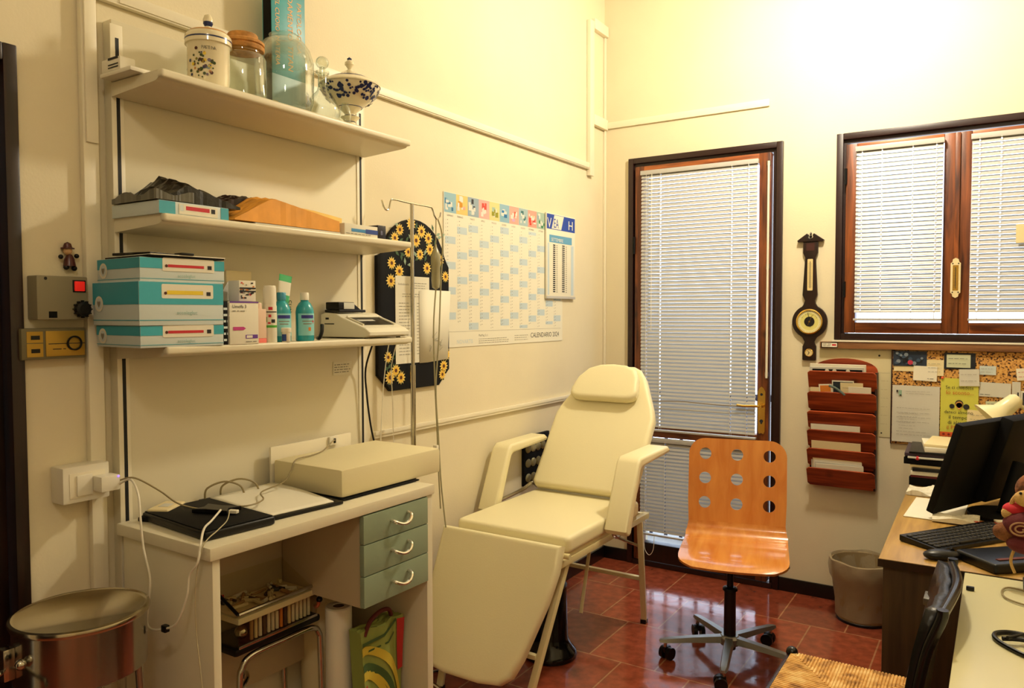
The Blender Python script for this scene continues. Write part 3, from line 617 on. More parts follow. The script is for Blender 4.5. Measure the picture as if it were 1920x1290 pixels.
# ------------------------------------------------------------------ controls on the left wall
boxg = mat('grey_beige_plastic', '#8d8468', .5); gold = mat('gold_plate', '#b8933a', .35, metal=.6)
t = thing('thermostat', 'square beige control box with red switch and black knob on the wall', 'thermostat', (.025, -3.22, 1.54))
mb = MB(); mb.box(.001, -3.283, 1.487, .05, -3.158, 1.597, boxg, .004); 
for y, z in ((-3.262, 1.59), (-3.166, 1.50)): mb.disc(0, 0, .004, ink, 0, 10, WL(.0508, y, z))
mb.box(.0502, -3.256, 1.492, .0507, -3.236, 1.508, blackm); mb.build('housing', t, world=True)
MB().box(.05, -3.193, 1.560, .056, -3.168, 1.585, mat('red_lit_switch', '#b01818', .3, emit='#ff2a1a', estr=.4), .002).box(.05, -3.197, 1.557, .052, -3.164, 1.588, black, .001).build('switch', t, world=True)
mb = MB(); mb.lathe([(.019, 0), (.0185, .014), (.012, .016)], black, tf=WL(.0505, -3.176, 1.514) , n=24)
for k in range(12): a = 2*PI*k/12; mb.box(-.0015, .018, 0, .0015, .0225, .012, black, tf=WL(.0505, -3.176, 1.514) @ T(rz=a))
mb.build('knob', t, world=True)
t = thing('intercom_panel', 'brass fronted control panel with round ring below the thermostat', 'panel', (.02, -3.22, 1.43))
mb = MB(); mb.box(.001, -3.312, 1.388, .03, -3.155, 1.466, mat('dark_beige_plastic', '#6f6646', .5), .004); mb.box(.03, -3.30, 1.395, .031, -3.262, 1.428, gold); mb.box(.03, -3.30, 1.43, .031, -3.262, 1.458, gold)
for z in (1.41, 1.443): mb.box(.031, -3.29, z-.005, .0325, -3.27, z+.005, black)
mb.build('housing', t, world=True)
mb = MB(); mb.box(.03, -3.256, 1.395, .0325, -3.16, 1.459, gold, .001); mb.box(.0325, -3.25, 1.4255, .0328, -3.16, 1.4275, ink); scribble(mb, -3.24, 1.408, -3.205, 1.418, 1, ink, WL(.0325)); mb.build('face_plate', t, world=True)
mb = MB(); mb.lathe([(.019, 0), (.019, .004), (.015, .004), (.015, .001)], black, tf=WL(.0328, -3.187, 1.427), cap=False); mb.build('ring', t, world=True)
t = thing('wall_socket', 'white wall socket box with rocker switch beside the shelving rail', 'socket', (.03, -3.18, 1.06))
mb = MB(); mb.box(.001, -3.238, 1.018, .06, -3.118, 1.112, whitep, .005); mb.box(.06, -3.222, 1.03, .0615, -3.13, 1.095, trunk, .001); mb.build('housing', t, world=True)
MB().box(.061, -3.205, 1.035, .066, -3.165, 1.088, whitep, .002).build('rocker', t, world=True)
t = thing('charger', 'small white plug charger with violet light plugged in the wall socket', 'charger', (.08, -3.14, 1.06))
mb = MB(); mb.box(.062, -3.165, 1.042, .105, -3.115, 1.082, whitep, .004); mb.box(.105, -3.122, 1.076, .1065, -3.118, 1.08, mat('violet_light', '#8a6cff', .4, emit='#7a5cff', estr=3)); mb.build('casing', t, world=True)
cabl = mat('white_cable', '#e2dbc6', .5)
mb = MB(); mb.tube([(.1, -3.115, 1.055), (.16, -3.12, 1.075), (.225, -3.14, 1.05), (.25, -3.15, .99), (.26, -3.15, .92), (.285, -3.15, .85), (.275, -3.15, .78), (.268, -3.15, .735), (.29, -3.15, .722), (.34, -3.15, .735), (.39, -3.15, .76), (.425, -3.145, .83), (.43, -3.14, .88), (.455, -3.135, .915), (.44, -3.115, .955), (.39, -3.07, .97), (.35, -3.02, .972), (.32, -2.97, .985)], .0028, cabl, 8)
mb.box(.335, -3.156, .728, .352, -3.143, .745, black, .002)
tag(setloc(mb.build('charging_cable'), (.29, -3.15, .722)), 'long white cable looping down from the wall charger past the desk side', 'cable')
mb = MB(); mb.tube([(.1, -3.115, 1.065), (.13, -3.09, 1.07), (.16, -3.04, 1.03), (.18, -3.0, .99), (.22, -2.96, .972), (.25, -2.93, .975), (.3, -2.87, .972), (.28, -2.8, .972), (.2, -2.74, .972), (.2, -2.66, .985), (.19, -2.62, 1.01), (.175, -2.585, 1.04), (.15, -2.5, 1.038), (.12, -2.42, 1.038), (.092, -2.345, 1.058), (.09, -2.332, 1.06)], .0022, mat('beige_cable', '#8c7d55', .5), 8)
tag(setloc(mb.build('beige_cable'), (.28, -2.8, .965)), 'thin beige cable running over the open binder to the white upright board', 'cable')
# little hanging doll
t = thing('doll_ornament', 'tiny hanging doll ornament with dark hat above the thermostat', 'ornament', (.02, -3.18, 1.645))
mb = MB(); mb.ball((.012, -3.187, 1.664), .0105, mat('doll_skin', '#cfa878', .7)); mb.build('head', t, world=True)
mb = MB(); mb.lathe([(.016, 0), (.016, .003), (.011, .004), (.008, .014), (.001, .018)], maro, (.012, -3.187, 1.669)); mb.build('hat', t, world=True)
mb = MB(); mb.lathe([(.015, -.03), (.012, -.012), (.006, 0)], maro, (.012, -3.183, 1.655)); mb.ball((.013, -3.205, 1.648), .006, black); mb.ball((.013, -3.165, 1.652), .006, black); mb.ball((.013, -3.192, 1.622), .007, black); mb.ball((.013, -3.172, 1.62), .007, black); mb.build('body', t, world=True)

# ------------------------------------------------------------------ sunflower board
t = thing('notice_board', 'black arched wooden notice board painted with yellow sunflowers', 'notice board', (.012, -1.81, 1.5))
def arc(cx, cy, r, a0, a1, n=14): return [(cx+r*math.cos(math.radians(a0+(a1-a0)*i/n)), cy+r*math.sin(math.radians(a0+(a1-a0)*i/n))) for i in range(n+1)]
y0, y1 = -2.03, -1.578
P = [(y0+.03, 1.235), (-1.96, 1.195), (-1.65, 1.195), (y1-.03, 1.235), (y1, 1.26), (y1, 1.70), (y1-.025, 1.735)] + arc(-1.804, 1.68, .205, 22, 158)[0:] + [(y0+.03, 1.735), (y0, 1.725), (y0, 1.26)]
mb = MB(); mb.prism(P, .016, mat('black_painted_board', '#050507', .6, spec=.2), WL(.002), bev=.003); tf = WL(.0188)
petal = mat('sunflower_petal', '#e8b93a', .6); petal2 = mat('sunflower_pale', '#f2d77a', .6); seed_ = mat('seed_brown', '#5a2a10', .7); leafm = mat('painted_leaf', '#3c5a3a', .6)
fl = [(-1.93, 1.80), (-1.90, 1.835), (-1.83, 1.865), (-1.80, 1.80), (-1.765, 1.84), (-1.72, 1.815), (-1.71, 1.77), (-1.85, 1.75), (-1.775, 1.745), (-1.73, 1.69), (-1.95, 1.70), (-1.905, 1.67), (-1.955, 1.63), (-1.64, 1.73), (-1.605, 1.66), (-1.975, 1.33), (-1.93, 1.275), (-1.965, 1.25), (-1.9, 1.245), (-1.62, 1.275), (-1.60, 1.325), (-1.63, 1.24), (-1.67, 1.75)]
random.seed(21)
for i, (a, b_) in enumerate(fl):
    s_ = random.uniform(.025, .031)
    for q in range(2): mb.prism([(a+.035+random.uniform(-.04, -.03)+.012*math.cos(k*PI/3), b_+random.uniform(-.03, .03)*0+.006*math.sin(k*PI/3)-.02) for k in range(6)], .0003, leafm, tf)
    for lay, mm, rr_ in ((0, petal2, s_), (1, petal, s_*.8)):
        pts = []
        for k in range(24):
            an = 2*PI*k/24+lay*.13; r_ = rr_*(1 if k % 2 == 0 else .62); pts.append((a+r_*math.cos(an), b_+r_*math.sin(an)))
        mb.prism(pts, .0004, mm, tf @ T(0, 0, .0005+lay*.0005))
    mb.disc(a, b_, s_*.28, seed_, .0016, 12, tf)
for a, b_ in [(random.uniform(-1.99, -1.62), random.uniform(1.66, 1.85)) for i in range(34)]+[(random.uniform(-1.99, -1.87), random.uniform(1.22, 1.36)) for i in range(10)]+[(random.uniform(-1.68, -1.61), random.uniform(1.23, 1.34)) for i in range(6)]:
    g_ = random.uniform(0, 3); mb.prism([(0, 0), (.016, .007), (.032, 0), (.016, -.007)], .0003, leafm if random.random() < .6 else mat('pale_leaf', '#8fa58a', .6), tf @ T(a, b_, 0, 0, 0, g_))
mb.build('painted_panel', t, world=True)
mb = MB(); mb.box(.0188, -1.93, 1.30, .0205, -1.717, 1.652, paper); tf = WL(.0208)
mb.text('Ambulatorio', .013, -1.915, 1.615, greyink, tf); scribble(mb, -1.83, 1.60, -1.735, 1.63, 3, greyink, tf); scribble(mb, -1.89, 1.565, -1.75, 1.585, 2, greyink, tf); scribble(mb, -1.91, 1.33, -1.84, 1.55, 17, greyink, tf); scribble(mb, -1.80, 1.33, -1.755, 1.55, 17, greyink, tf)
for k in range(18): mb.rect(-1.745, 1.34+k*.011, -1.737, 1.346+k*.011, ink, .0008, tf)
tag(setloc(mb.build('notice_sheet'), (.02, -1.93, 1.30)), 'printed price list sheet pinned on the sunflower board behind the drip pole', 'notice')
mb = MB(); mb.add([(.0225, -1.785, 1.297), (.0235, -1.735, 1.297), (.0235, -1.735, 1.60), (.0225, -1.785, 1.595), (.026, -1.60, 1.305), (.026, -1.578, 1.598)], [[0, 1, 2, 3], [1, 4, 5, 2]], paper); tf = WL(.0265)
random.seed(31)
for k in range(5):
    a, b_ = random.uniform(-1.71, -1.62), random.uniform(1.33, 1.57); mb.tube([(.0268, a+random.uniform(-.02, .02), b_+random.uniform(-.02, .02)) for _ in range(4)], .0006, greyink, 4)
o = tag(setloc(mb.build('handwritten_sheet'), (.023, -1.78, 1.297)), 'creased white sheet with faint handwriting overlapping the price list', 'notice'); md = o.modifiers.new('s', 'SOLIDIFY'); md.thickness = .001

# ------------------------------------------------------------------ calendars
t = thing('wall_calendar', 'large yearly poster calendar with coloured month pictures along its top', 'calendar', (.003, -1.05, 1.36))
cy0, cy1, cz0, cz1 = -1.594, -.53, 1.352, 2.03
pb = mat('calendar_blue', '#bccbd0', .7); mb = MB(); mb.box(.0015, cy0, cz0, .003, cy1, cz1, paper); tf = WL(.0034)
cols = ['#8fb4c0', '#dcc070', '#93a5b0', '#e0a89e', '#d8cc8a', '#8bb0c0', '#e6a392', '#9fb6b8', '#e29c8a', '#a0b8a6', '#7db1c4', '#c7a0c0']
mw = (cy1-cy0-.02)/12; accents = ['#2c6f9c', '#c98a20', '#2b2b30', '#d04a3c', '#8f8f22', '#1f6fa8', '#d9502f', '#3c6f72', '#cc3a2c', '#2e7a4c', '#2c6f9c', '#7a4a8a']
names = ['GENNAIO', 'FEBBRAIO', 'MARZO', 'APRILE', 'MAGGIO', 'GIUGNO', 'LUGLIO', 'AGOSTO', 'SETTEMBRE', 'OTTOBRE', 'NOVEMBRE', 'DICEMBRE']
first = [0, 3, 4, 0, 2, 5, 0, 3, 6, 1, 4, 6]; days = [31, 29, 31, 30, 31, 30, 31, 31, 30, 31, 30, 31]; random.seed(12)
for i in range(12):
    a = cy0+.004+i*mw; mb.rect(a, cz1-.088, a+mw, cz1-.002, mat('month_%d' % i, cols[i], .7), 0, tf)
    am = mat('month_accent_%d' % i, accents[i], .7)
    pale = mat('picture_white', '#d9d8cc', .7)
    for q in range(9):
        u0 = a+random.uniform(.004, mw-.034); v0 = cz1-random.uniform(.03, .082); uw = random.uniform(.010, .028); vh = random.uniform(.008, .026)
        mb.rect(u0, v0, u0+uw, min(v0+vh, cz1-.004), (pale, am, pale, mat('month_%d' % ((i+5) % 12), cols[(i+5) % 12], .7), pale, am)[q % 6], .0003+.0001*q, tf)
    mb.text(names[i], .0115, a+.006 + (.0 if len(names[i]) > 7 else .012), cz1-.104, greyink, tf, sx=.9)
    dz = (cz1-.112-(cz0+.075))/31
    for d in range(days[i]):
        zt = cz1-.112-d*dz; wd = (first[i]+d) % 7
        if wd in (5, 6): mb.rect(a+.006, zt-dz, a+mw-.006, zt, pb, 0, tf)
        mb.text(str(d+1), .008, a+.007, zt-dz*.8, greyink, tf, z=.0004); mb.rect(a+.02, zt-dz*.55, a+.027, zt-dz*.4, greyink, .0004, tf)
mb.rect(cy0+.02, cz0+.068, cy1-.02, cz0+.069, greyink, .0002, tf)
mb.text('CALENDARIO 2024', .036, cy1-.34, cz0+.025, ink, tf, sx=.98)
mb.text('NOVARTIS', .026, cy0+.09, cz0+.014, pb, tf); mb.text('MatMag S.r.l.', .015, cy0+.26, cz0+.043, greyink, tf); scribble(mb, cy0+.26, cz0+.008, cy0+.52, cz0+.036, 3, greyink, tf); scribble(mb, cy0+.57, cz0+.012, cy0+.70, cz0+.045, 3, greyink, tf)
mb.build('poster_sheet', t, world=True)
t = thing('tear_off_calendar', 'narrow hanging calendar with blue heading over the big calendar corner', 'calendar', (.012, -.56, 1.58))
ty0, ty1, tz0, tz1 = -.727, -.405, 1.580, 2.035; mb = MB(); mb.box(.0055, ty0, tz0, .0155, ty1, tz1, paper, .002); navy = mat('navy_print', '#1c3f8c', .5); tf = WL(.0158); hb = mat('heading_blue', '#1b3f9e', .5)
mb.rect(ty0+.004, tz1-.085, ty1-.004, tz1-.006, hb, .0001, tf); mb.prism([(ty0+.055, tz1-.082), (ty0+.16, tz1-.082), (ty0+.19, tz1-.008), (ty0+.085, tz1-.008)], .0004, paper, tf)
mb.text('V', .075, ty0+.008, tz1-.078, paper, tf, z=.0006); mb.text('EA', .07, ty0+.075, tz1-.075, hb, tf, sx=.7, z=.0008); mb.text('H', .07, ty1-.085, tz1-.073, paper, tf, sx=1.2, z=.0006)
mb.rect(ty0+.03, tz1-.155, ty1-.04, tz1-.115, mat('calendar_header', '#5f9cbf', .6), .0002, tf); mb.text('SETTEMBRE', .026, ty0+.05, tz1-.148, paper, tf, z=.0005)
for (a, b_) in ((ty0+.012, ty0+.03), (ty1-.05, ty1-.02)): mb.rect(a, tz0+.02, b_, tz1-.16, greyink if 0 else pb, .0002, tf)
for k in range(24):
    z_ = tz0+.035+k*.0108; mb.rect(ty0+.07, z_, ty0+.095, z_+.0065, ink, .0003, tf); mb.rect(ty0+.105, z_, ty0+.12, z_+.004, greyink, .0003, tf); mb.rect(ty0+.17, z_+.002, ty0+.20, z_+.008, ink, .0003, tf); mb.rect(ty0+.21, z_, ty0+.225, z_+.004, greyink, .0003, tf)
mb.build('sheet_block', t, world=True); MB().box(.0155, ty0, tz0, .018, ty1, tz0+.014, blindm, .001).build('bottom_strip', t, world=True)

# ------------------------------------------------------------------ drip stand
t = thing('drip_stand', 'slim chrome drip stand with double hook top behind the white desk', 'drip stand', (.12, -1.945, 0))
mb = MB(); mb.cyl((.12, -1.945, .03), (.12, -1.945, 1.30), .0105, chrome); mb.cyl((.12, -1.945, 1.30), (.12, -1.945, 1.925), .0075, chrome); mb.build('pole', t, world=True)
mb = MB(); A = (.12, -1.945); d = (.0, .16)
mb.tube([(.12, -2.115, 1.918), (.12, -2.105, 1.895), (.12, -2.09, 1.884), (.12, -2.075, 1.893), (.12, -2.065, 1.922), (.12, -2.045, 1.928), (.12, -1.945, 1.925), (.12, -1.84, 1.925), (.12, -1.82, 1.92), (.12, -1.805, 1.893), (.12, -1.79, 1.882), (.12, -1.772, 1.89), (.12, -1.765, 1.91)], .0032, chrome, 8); mb.build('hook_bar', t, world=True)
mb = MB()
for k in range(5): a = 2*PI*k/5+.3; mb.tube([(.12, -1.945, .06), (.12+.12*math.cos(a)*.5, -1.945+.12*math.sin(a), .04), (.12+.2*math.cos(a)*.5, -1.945+.17*math.sin(a), .012)], .008, chrome, 8)
mb.build('foot_base', t, world=True)
clearp = mat('clear_plastic', '#b4ad86', .25, trans=.35); t = thing('drip_line', 'clear plastic drip chamber and tubing hanging from the chrome stand', 'drip line', (.11, -1.79, .6))
mb = MB(); mb.lathe([(.006, 0), (.015, .006), (.018, .03), (.018, .095), (.02, .1), (.02, .135), (.012, .155), (.005, .17), (.004, .18)], clearp, (.113, -1.79, 1.60)); mb.build('drip_chamber', t, world=True)
mb = MB(); mb.tube([(.113, -1.79, 1.60), (.11, -1.802, 1.45), (.108, -1.795, 1.25), (.11, -1.785, 1.05), (.11, -1.775, .85), (.115, -1.77, .7)], .003, clearp, 8); mb.tube([(.118, -1.782, 1.885), (.125, -1.76, 1.8), (.12, -1.768, 1.6), (.115, -1.775, 1.4), (.11, -1.79, 1.2), (.112, -1.778, 1.0), (.115, -1.765, .8), (.13, -1.755, .62)], .003, clearp, 8); mb.tube([(.116, -1.79, 1.882), (.114, -1.79, 1.78)], .002, clearp, 6)
mb.build('tubing', t, world=True)
MB().box(.1, -1.80, .935, .12, -1.785, .965, whitep, .003).build('roller_clamp', t, world=True)

# ------------------------------------------------------------------ coat of the white desk
DA = math.atan2(.019, .832); D = thing('white_desk', 'white laminate desk with grey green drawers against the shelving wall', 'desk', (.460, -3.109, 0), -DA)
DW, DL, DH = .405, .835, .941     # local: x from -DW to 0 (front edge), y from 0 to DL
mb = MB(); mb.box(-DW, 0, DH-.032, .006, DL, DH, whitem, .004); mb.build('desk_top', D)
MB().box(-DW+.01, .012, 0, -.004, .034, DH-.0325, whitem, .003).build('side_panel', D); MB().box(-DW+.01, DL-.034, 0, .0, DL-.006, DH-.0325, whitem, .003).build('side_panel', D)
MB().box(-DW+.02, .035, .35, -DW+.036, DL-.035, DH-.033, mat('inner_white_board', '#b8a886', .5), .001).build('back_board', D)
gg = mat('sage_green_front', '#8b9a80', .45); ux0 = .515
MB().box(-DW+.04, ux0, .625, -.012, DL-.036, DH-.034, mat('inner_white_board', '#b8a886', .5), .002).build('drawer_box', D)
for k, (z0, z1) in enumerate(((.630, .722), (.725, .817), (.820, .905))):
    dr = MB().box(-.012, ux0-.006, z0, .006, DL-.036, z1, gg, .0015).build('drawer', D)
    yc = ux0+.15; zc = (z0+z1)/2+.008
    mb = MB(); mb.tube([(.006, yc-.038, zc-.002), (.022, yc-.036, zc-.006), (.031, yc-.012, zc-.016), (.031, yc+.015, zc-.014), (.024, yc+.034, zc+.002), (.006, yc+.036, zc+.01)], .0055, mat('bright_handle', '#e8e4da', .15, metal=.9), 8); mb.build('handle', dr)

DZ0 = DH+.0015
def onbox(name, label, cat, x0, y0, z0, x1, y1, z1, m, rz=0, bev=.003, world=True): 
    o = MB().box(-(x1-x0)/2, -(y1-y0)/2, 0, (x1-x0)/2, (y1-y0)/2, z1-z0, m, bev).build(name); o.location = ((x0+x1)/2, (y0+y1)/2, z0); o.rotation_euler.z = rz; return tag(o, label, cat)
foamm = mat('pale_foam', '#dcd0a4', .8, bump=.15, bscale=14)
onbox('foam_block', 'thick cream foam slab lying on the desk end over a black mat', 'foam slab', .088, -2.60, DZ0+.006, .402, -2.14, DZ0+.092, foamm, -.03, .012)
onbox('black_mat', 'thin black mat under the cream foam slab', 'mat', .085, -2.60, DZ0, .408, -2.26, DZ0+.005, blackm, -.03)
t = thing('upright_board', 'thin white board with a small socket leaning behind the foam slab', 'board', (.055, -2.42, DZ0)); MB().box(.068, -2.60, DZ0, .076, -2.24, DZ0+.130, trunk, .002).build('panel', t, world=True)
mb = MB(); mb.box(.0765, -2.352, DZ0+.100, .086, -2.312, DZ0+.130, whitep, .002); mb.box(.086, -2.335, DZ0+.107, .089, -2.327, DZ0+.123, black); mb.build('socket', t, world=True)
t = thing('laptop', 'closed black laptop case on the near corner of the white desk', 'laptop', (.255, -2.965, DZ0), -.10)
mb = MB(); mb.box(-.155, -.1, 0, .165, .1, .022, black, .007, 3); mb.build('body', t); mb = MB(); mb.box(-.15, -.095, .0222, .16, .095, .0245, blackm, .002); mb.build('lid', t)
t = thing('ring_binder', 'open black binder lying on the desk under white sheets', 'binder', (.24, -2.742, DZ0), -.12)
mb = MB(); mb.box(-.18, -.125, 0, .17, .135, .009, black, .003); mb.build('cover', t); mb = MB()
for s_ in (-.05, .0): mb.tube([(-.17, s_-.06, .009), (-.165, s_-.055, .04), (-.15, s_-.01, .055), (-.13, s_+.03, .04), (-.12, s_+.04, .012)], .003, mat('beige_cable', '#8c7d55', .5), 8)
mb.build('rings', t)
t = thing('paper_sheets', 'white unruled sheets lying open on the black binder', 'paper', (.25, -2.745, DZ0+.0095), -.14)
mb = MB(); n = 12; vs = []; fs = []
for j in range(n+1):
    for i in range(n+1): u, v = i/n, j/n; vs.append((-.17+.32*u, -.10+.21*v, .003+.006*math.sin(PI*u)*v+.010*(1-u)*(v)))
mb.add(vs, [[j*(n+1)+i, j*(n+1)+i+1, (j+1)*(n+1)+i+1, (j+1)*(n+1)+i] for j in range(n) for i in range(n)], paper, True); o = mb.build('sheet', t); md = o.modifiers.new('s', 'SOLIDIFY'); md.thickness = .003; md.offset = -1
t = thing('blood_meter', 'small cream meter with pale screen resting on a black pouch', 'meter', (.105, -2.985, DZ0+.014), .5); MB().box(-.03, -.05, 0, .03, .05, .016, cream, .006, 3).build('casing', t); MB().box(-.014, -.02, .016, .014, .015, .0168, paper2, .0003).build('screen', t)
onbox('black_pouch', 'flat black zip pouch under the small cream meter', 'pouch', .06, -3.05, DZ0, .16, -2.92, DZ0+.0135, blackm, .5, .005)
t = thing('power_adapter', 'angular black adapter with white plug lying on the closed laptop', 'adapter', (.27, -2.945, DZ0+.0255), .35)
mb = MB(); mb.prism([(-.055, -.03), (-.02, -.022), (.05, -.03), (.035, 0), (.055, .03), (0, .024), (-.05, .034), (-.04, 0)], .012, black, bev=.003); mb.build('body', t); MB().box(.045, -.018, .002, .07, -.005, .011, whitep, .002).build('plug', t)
mb = MB(); mb.tube([(.33, -2.95, .98), (.385, -3.0, .973), (.43, -3.06, .97), (.455, -3.118, .952), (.44, -3.128, .88), (.435, -3.13, .80), (.44, -3.13, .72), (.455, -3.13, .62), (.47, -3.13, .45), (.47, -3.13, .2)], .0014, mat('faint_cable', '#b8ad88', .6), 8)
tag(setloc(mb.build('thin_cable'), (.47, -3.12, .2)), 'hair thin pale cable falling straight down the desk side panel', 'cable')

# ------------------------------------------------------------------ things under the white desk
t = thing('low_stool', 'low chrome tube stool with black seat under the white desk', 'stool', (.2, -2.69, 0))
MB().box(.05, -2.87, .528, .24, -2.55, .55, black, .008).build('seat', t, world=True)
for s_ in ((.29, -2.86), (.29, -2.54)): pass
mb = MB(); mb.tube([(.235, -2.865, .01), (.235, -2.855, .42), (.235, -2.845, .49), (.235, -2.81, .515), (.235, -2.70, .517), (.235, -2.59, .515), (.235, -2.555, .49), (.235, -2.548, .42), (.235, -2.54, .01)], .0095, chrome, 10); mb.build('front_leg_frame', t, world=True)
mb = MB(); mb.tube([(.06, -2.865, .01), (.06, -2.855, .42), (.06, -2.84, .49), (.06, -2.80, .515), (.06, -2.60, .515), (.06, -2.56, .49), (.06, -2.548, .42), (.06, -2.54, .01)], .0095, chrome, 10); mb.build('rear_leg_frame', t, world=True)
mb = MB(); mb.tube([(.235, -2.85, .43), (.20, -2.80, .435), (.14, -2.76, .42), (.10, -2.74, .38), (.095, -2.74, .2)], .006, chrome, 8); mb.build('brace', t, world=True)
clp = glass('clear_acrylic', '#f2f0e6', .025); t = thing('acrylic_case', 'clear acrylic display case with metal edges holding small instruments on the low stool', 'case', (.145, -2.715, .5505))
fx0, fx1, fy0, fy1 = .045, .243, -2.862, -2.568; ZC = .5505
mb = MB(); 
for bb in ((fx0, fy0, ZC, fx1, fy1, ZC+.0035), (fx1-.003, fy0, ZC+.0035, fx1, fy1, ZC+.078), (fx0, fy0, ZC+.0035, fx0+.003, fy1, ZC+.07), (fx0, fy0, ZC+.0035, fx1, fy0+.003, ZC+.078), (fx0, fy1-.003, ZC+.0035, fx1, fy1, ZC+.078)): mb.box(*bb, clp)
mb.build('case_body', t, world=True)
mb = MB(); mb.box(fx0-.002, fy0-.002, ZC+.070, fx1+.003, fy1+.002, ZC+.088, mat('cream_frame', '#c9bd8e', .4), .003); mb.box(fx1, fy0, ZC, fx1+.003, fy1, ZC+.008, steel, .001); mb.build('rim_frame', t, world=True)
mb = MB(); lid_z = lambda x: ZC+.100+(.243-x)/.2*.096
for (a, b_) in (((fx0, fy0), (fx1, fy0)), ((fx0, fy1), (fx1, fy1))): mb.cyl((a[0], a[1], lid_z(a[0])), (b_[0], b_[1], lid_z(b_[0])), .005, black, n=8)
mb.cyl((fx0, fy0, lid_z(fx0)), (fx0, fy1, lid_z(fx0)), .005, black, n=8); mb.cyl((fx1, fy0, lid_z(fx1)), (fx1, fy1, lid_z(fx1)), .006, steel, n=8)
mb.add([(fx0, fy0, lid_z(fx0)), (fx1, fy0, lid_z(fx1)), (fx1, fy1, lid_z(fx1)), (fx0, fy1, lid_z(fx0))], [[0, 1, 2, 3]], clp); mb.build('tilted_lid', t, world=True)
random.seed(17); cmats = [cream, cream, cream, whitep, mat('tan_rubber', '#a8824e', .6), mat('dull_brown', '#5a4630', .6), whitep, mat('dark_grey_rubber', '#3a3832', .6)]
mb = MB(); mb.box(fx0+.006, fy0+.006, ZC+.0882, fx1-.01, fy1-.006, ZC+.090, cream)
for k in range(46):
    x, y = random.uniform(fx0+.02, fx1-.03), random.uniform(fy0+.03, fy1-.03); a = random.uniform(0, PI); l = random.uniform(.01, .03)
    mb.cyl((x-l*math.cos(a), y-l*math.sin(a), ZC+.096), (x+l*math.cos(a), y+l*math.sin(a), ZC+.096), random.uniform(.003, .0065), random.choice(cmats), n=8)
tag_ = mb.build('small_parts_tray', t, world=True); tag_['kind'] = 'stuff'
mb = MB()
for k in range(15):
    y = fy0+.06+k*.0155; mb.cyl((fx1-.02, y, ZC+.005), (fx1-.02, y, ZC+.058+.01*random.random()), .0055, random.choice(cmats+[mat('orange_print', '#d9812e', .5)]), n=10)
mb.ball((fx1-.04, fy0+.04, ZC+.028), .020, chrome); o = mb.build('vials', t, world=True); o['kind'] = 'stuff'
o = MB().box(.08, -2.80, ZC+.098, .1, -2.83, ZC+.112, red, .004).build('red_cap', t, world=True)
mb = MB(); mb.tube([(.225, -2.562, .57), (.23, -2.553, .575), (.23, -2.548, .585)], .006, mat('orange_strap', '#b8542a', .6), 8); mb.ball((.23, -2.545, .592), .010, black)
tag(setloc(mb.build('tape_roll'), (.225, -2.56, .551)), 'orange and black strap end at the stool corner by the paper roll', 'strap')
def roll(name, label, c, r, h, r0):
    mb = MB(); mb.lathe([(r0, 0), (r, 0), (r, h-.004), (r-.004, h), (r0+.001, h), (r0, h-.001), (r0, 0)], paper if r < .06 else cream, c, cap=False, n=32); mb.lathe([(r0, .01), (r0-.0015, .01), (r0-.0015, h-.002), (r0, h-.002)], mat('cardboard', '#6b5232', .8), c, cap=False); return tag(setloc(mb.build(name), c), label, 'paper roll')
roll('paper_roll', 'tall narrow white paper roll standing under the desk beside the stool', (.272, -2.503, .002), .042, .566, .018)
roll('paper_roll', 'wide cream paper roll standing behind the narrow one', (.12, -2.425, .002), .075, .568, .022)
# shopping bag
t = thing('shopping_bag', 'green and yellow fabric shopping bag with red border under the drawers', 'bag', (.3, -2.42, 0)); bagg = mat('bag_olive', '#8f9a4a', .7); bagy = mat('bag_yellow', '#cdb63a', .7); bagr = mat('bag_red', '#b52a24', .7); bagd = mat('bag_dark_green', '#3f5a2c', .7)
mb = MB(); b_ = bmesh.new(); bmesh.ops.create_cube(b_, size=1); bmesh.ops.subdivide_edges(b_, edges=b_.edges[:], cuts=8, use_grid_fill=True); random.seed(14)
for v in b_.verts:
    x, y, z = v.co; k = 1-.18*(z+.5); v.co = Vector((.37+x*.06*k+.012*math.sin(9*y+4*z), -2.43+y*.19, .256+z*.508+.004*random.uniform(-1, 1)))
mb.bm(b_, bagg, True); tf = WL(0, 0, 0)
def bagx(y, z): yy = (y+2.43)/.19; zz = (z-.256)/.508; return .37+.03*(1-.18*(zz+.5))+.012*math.sin(9*yy+4*zz)+.0015
def bagband(pts, w, m, off=0):
    vs = []
    for i, (y, z) in enumerate(pts):
        a = pts[max(0, i-1)]; c_ = pts[min(len(pts)-1, i+1)]; dx, dz = c_[0]-a[0], c_[1]-a[1]; L_ = math.hypot(dx, dz) or 1
        for s_ in (-1, 1): yy = y-s_*dz/L_*w/2; zz = z+s_*dx/L_*w/2; vs.append((bagx(yy, zz)+off+.002, yy, zz))
    mb.add(vs, [[2*i, 2*i+1, 2*i+3, 2*i+2] for i in range(len(pts)-1)], m)
bagband([(-2.345, .50), (-2.345, .40), (-2.345, .33)], .024, bagr); bagband([(-2.52, .34), (-2.515, .28), (-2.51, .24)], .028, bagr)
for r_, m_ in ((.20, bagy), (.155, bagd), (.135, bagy), (.09, bagd), (.075, bagy)): bagband([(-2.53+r_*.85*math.sin(a), .22+r_*1.15*math.cos(a)) for a in [k*PI/2/12 for k in range(13)]], .026, m_, .0006*(.3-r_)*10)
bagband([(-2.52, .47), (-2.44, .48), (-2.36, .50)], .01, bagd); bagband([(-2.50, .44), (-2.42, .45), (-2.37, .46)], .006, bagd)
mb.build('bag_body', t, world=True)
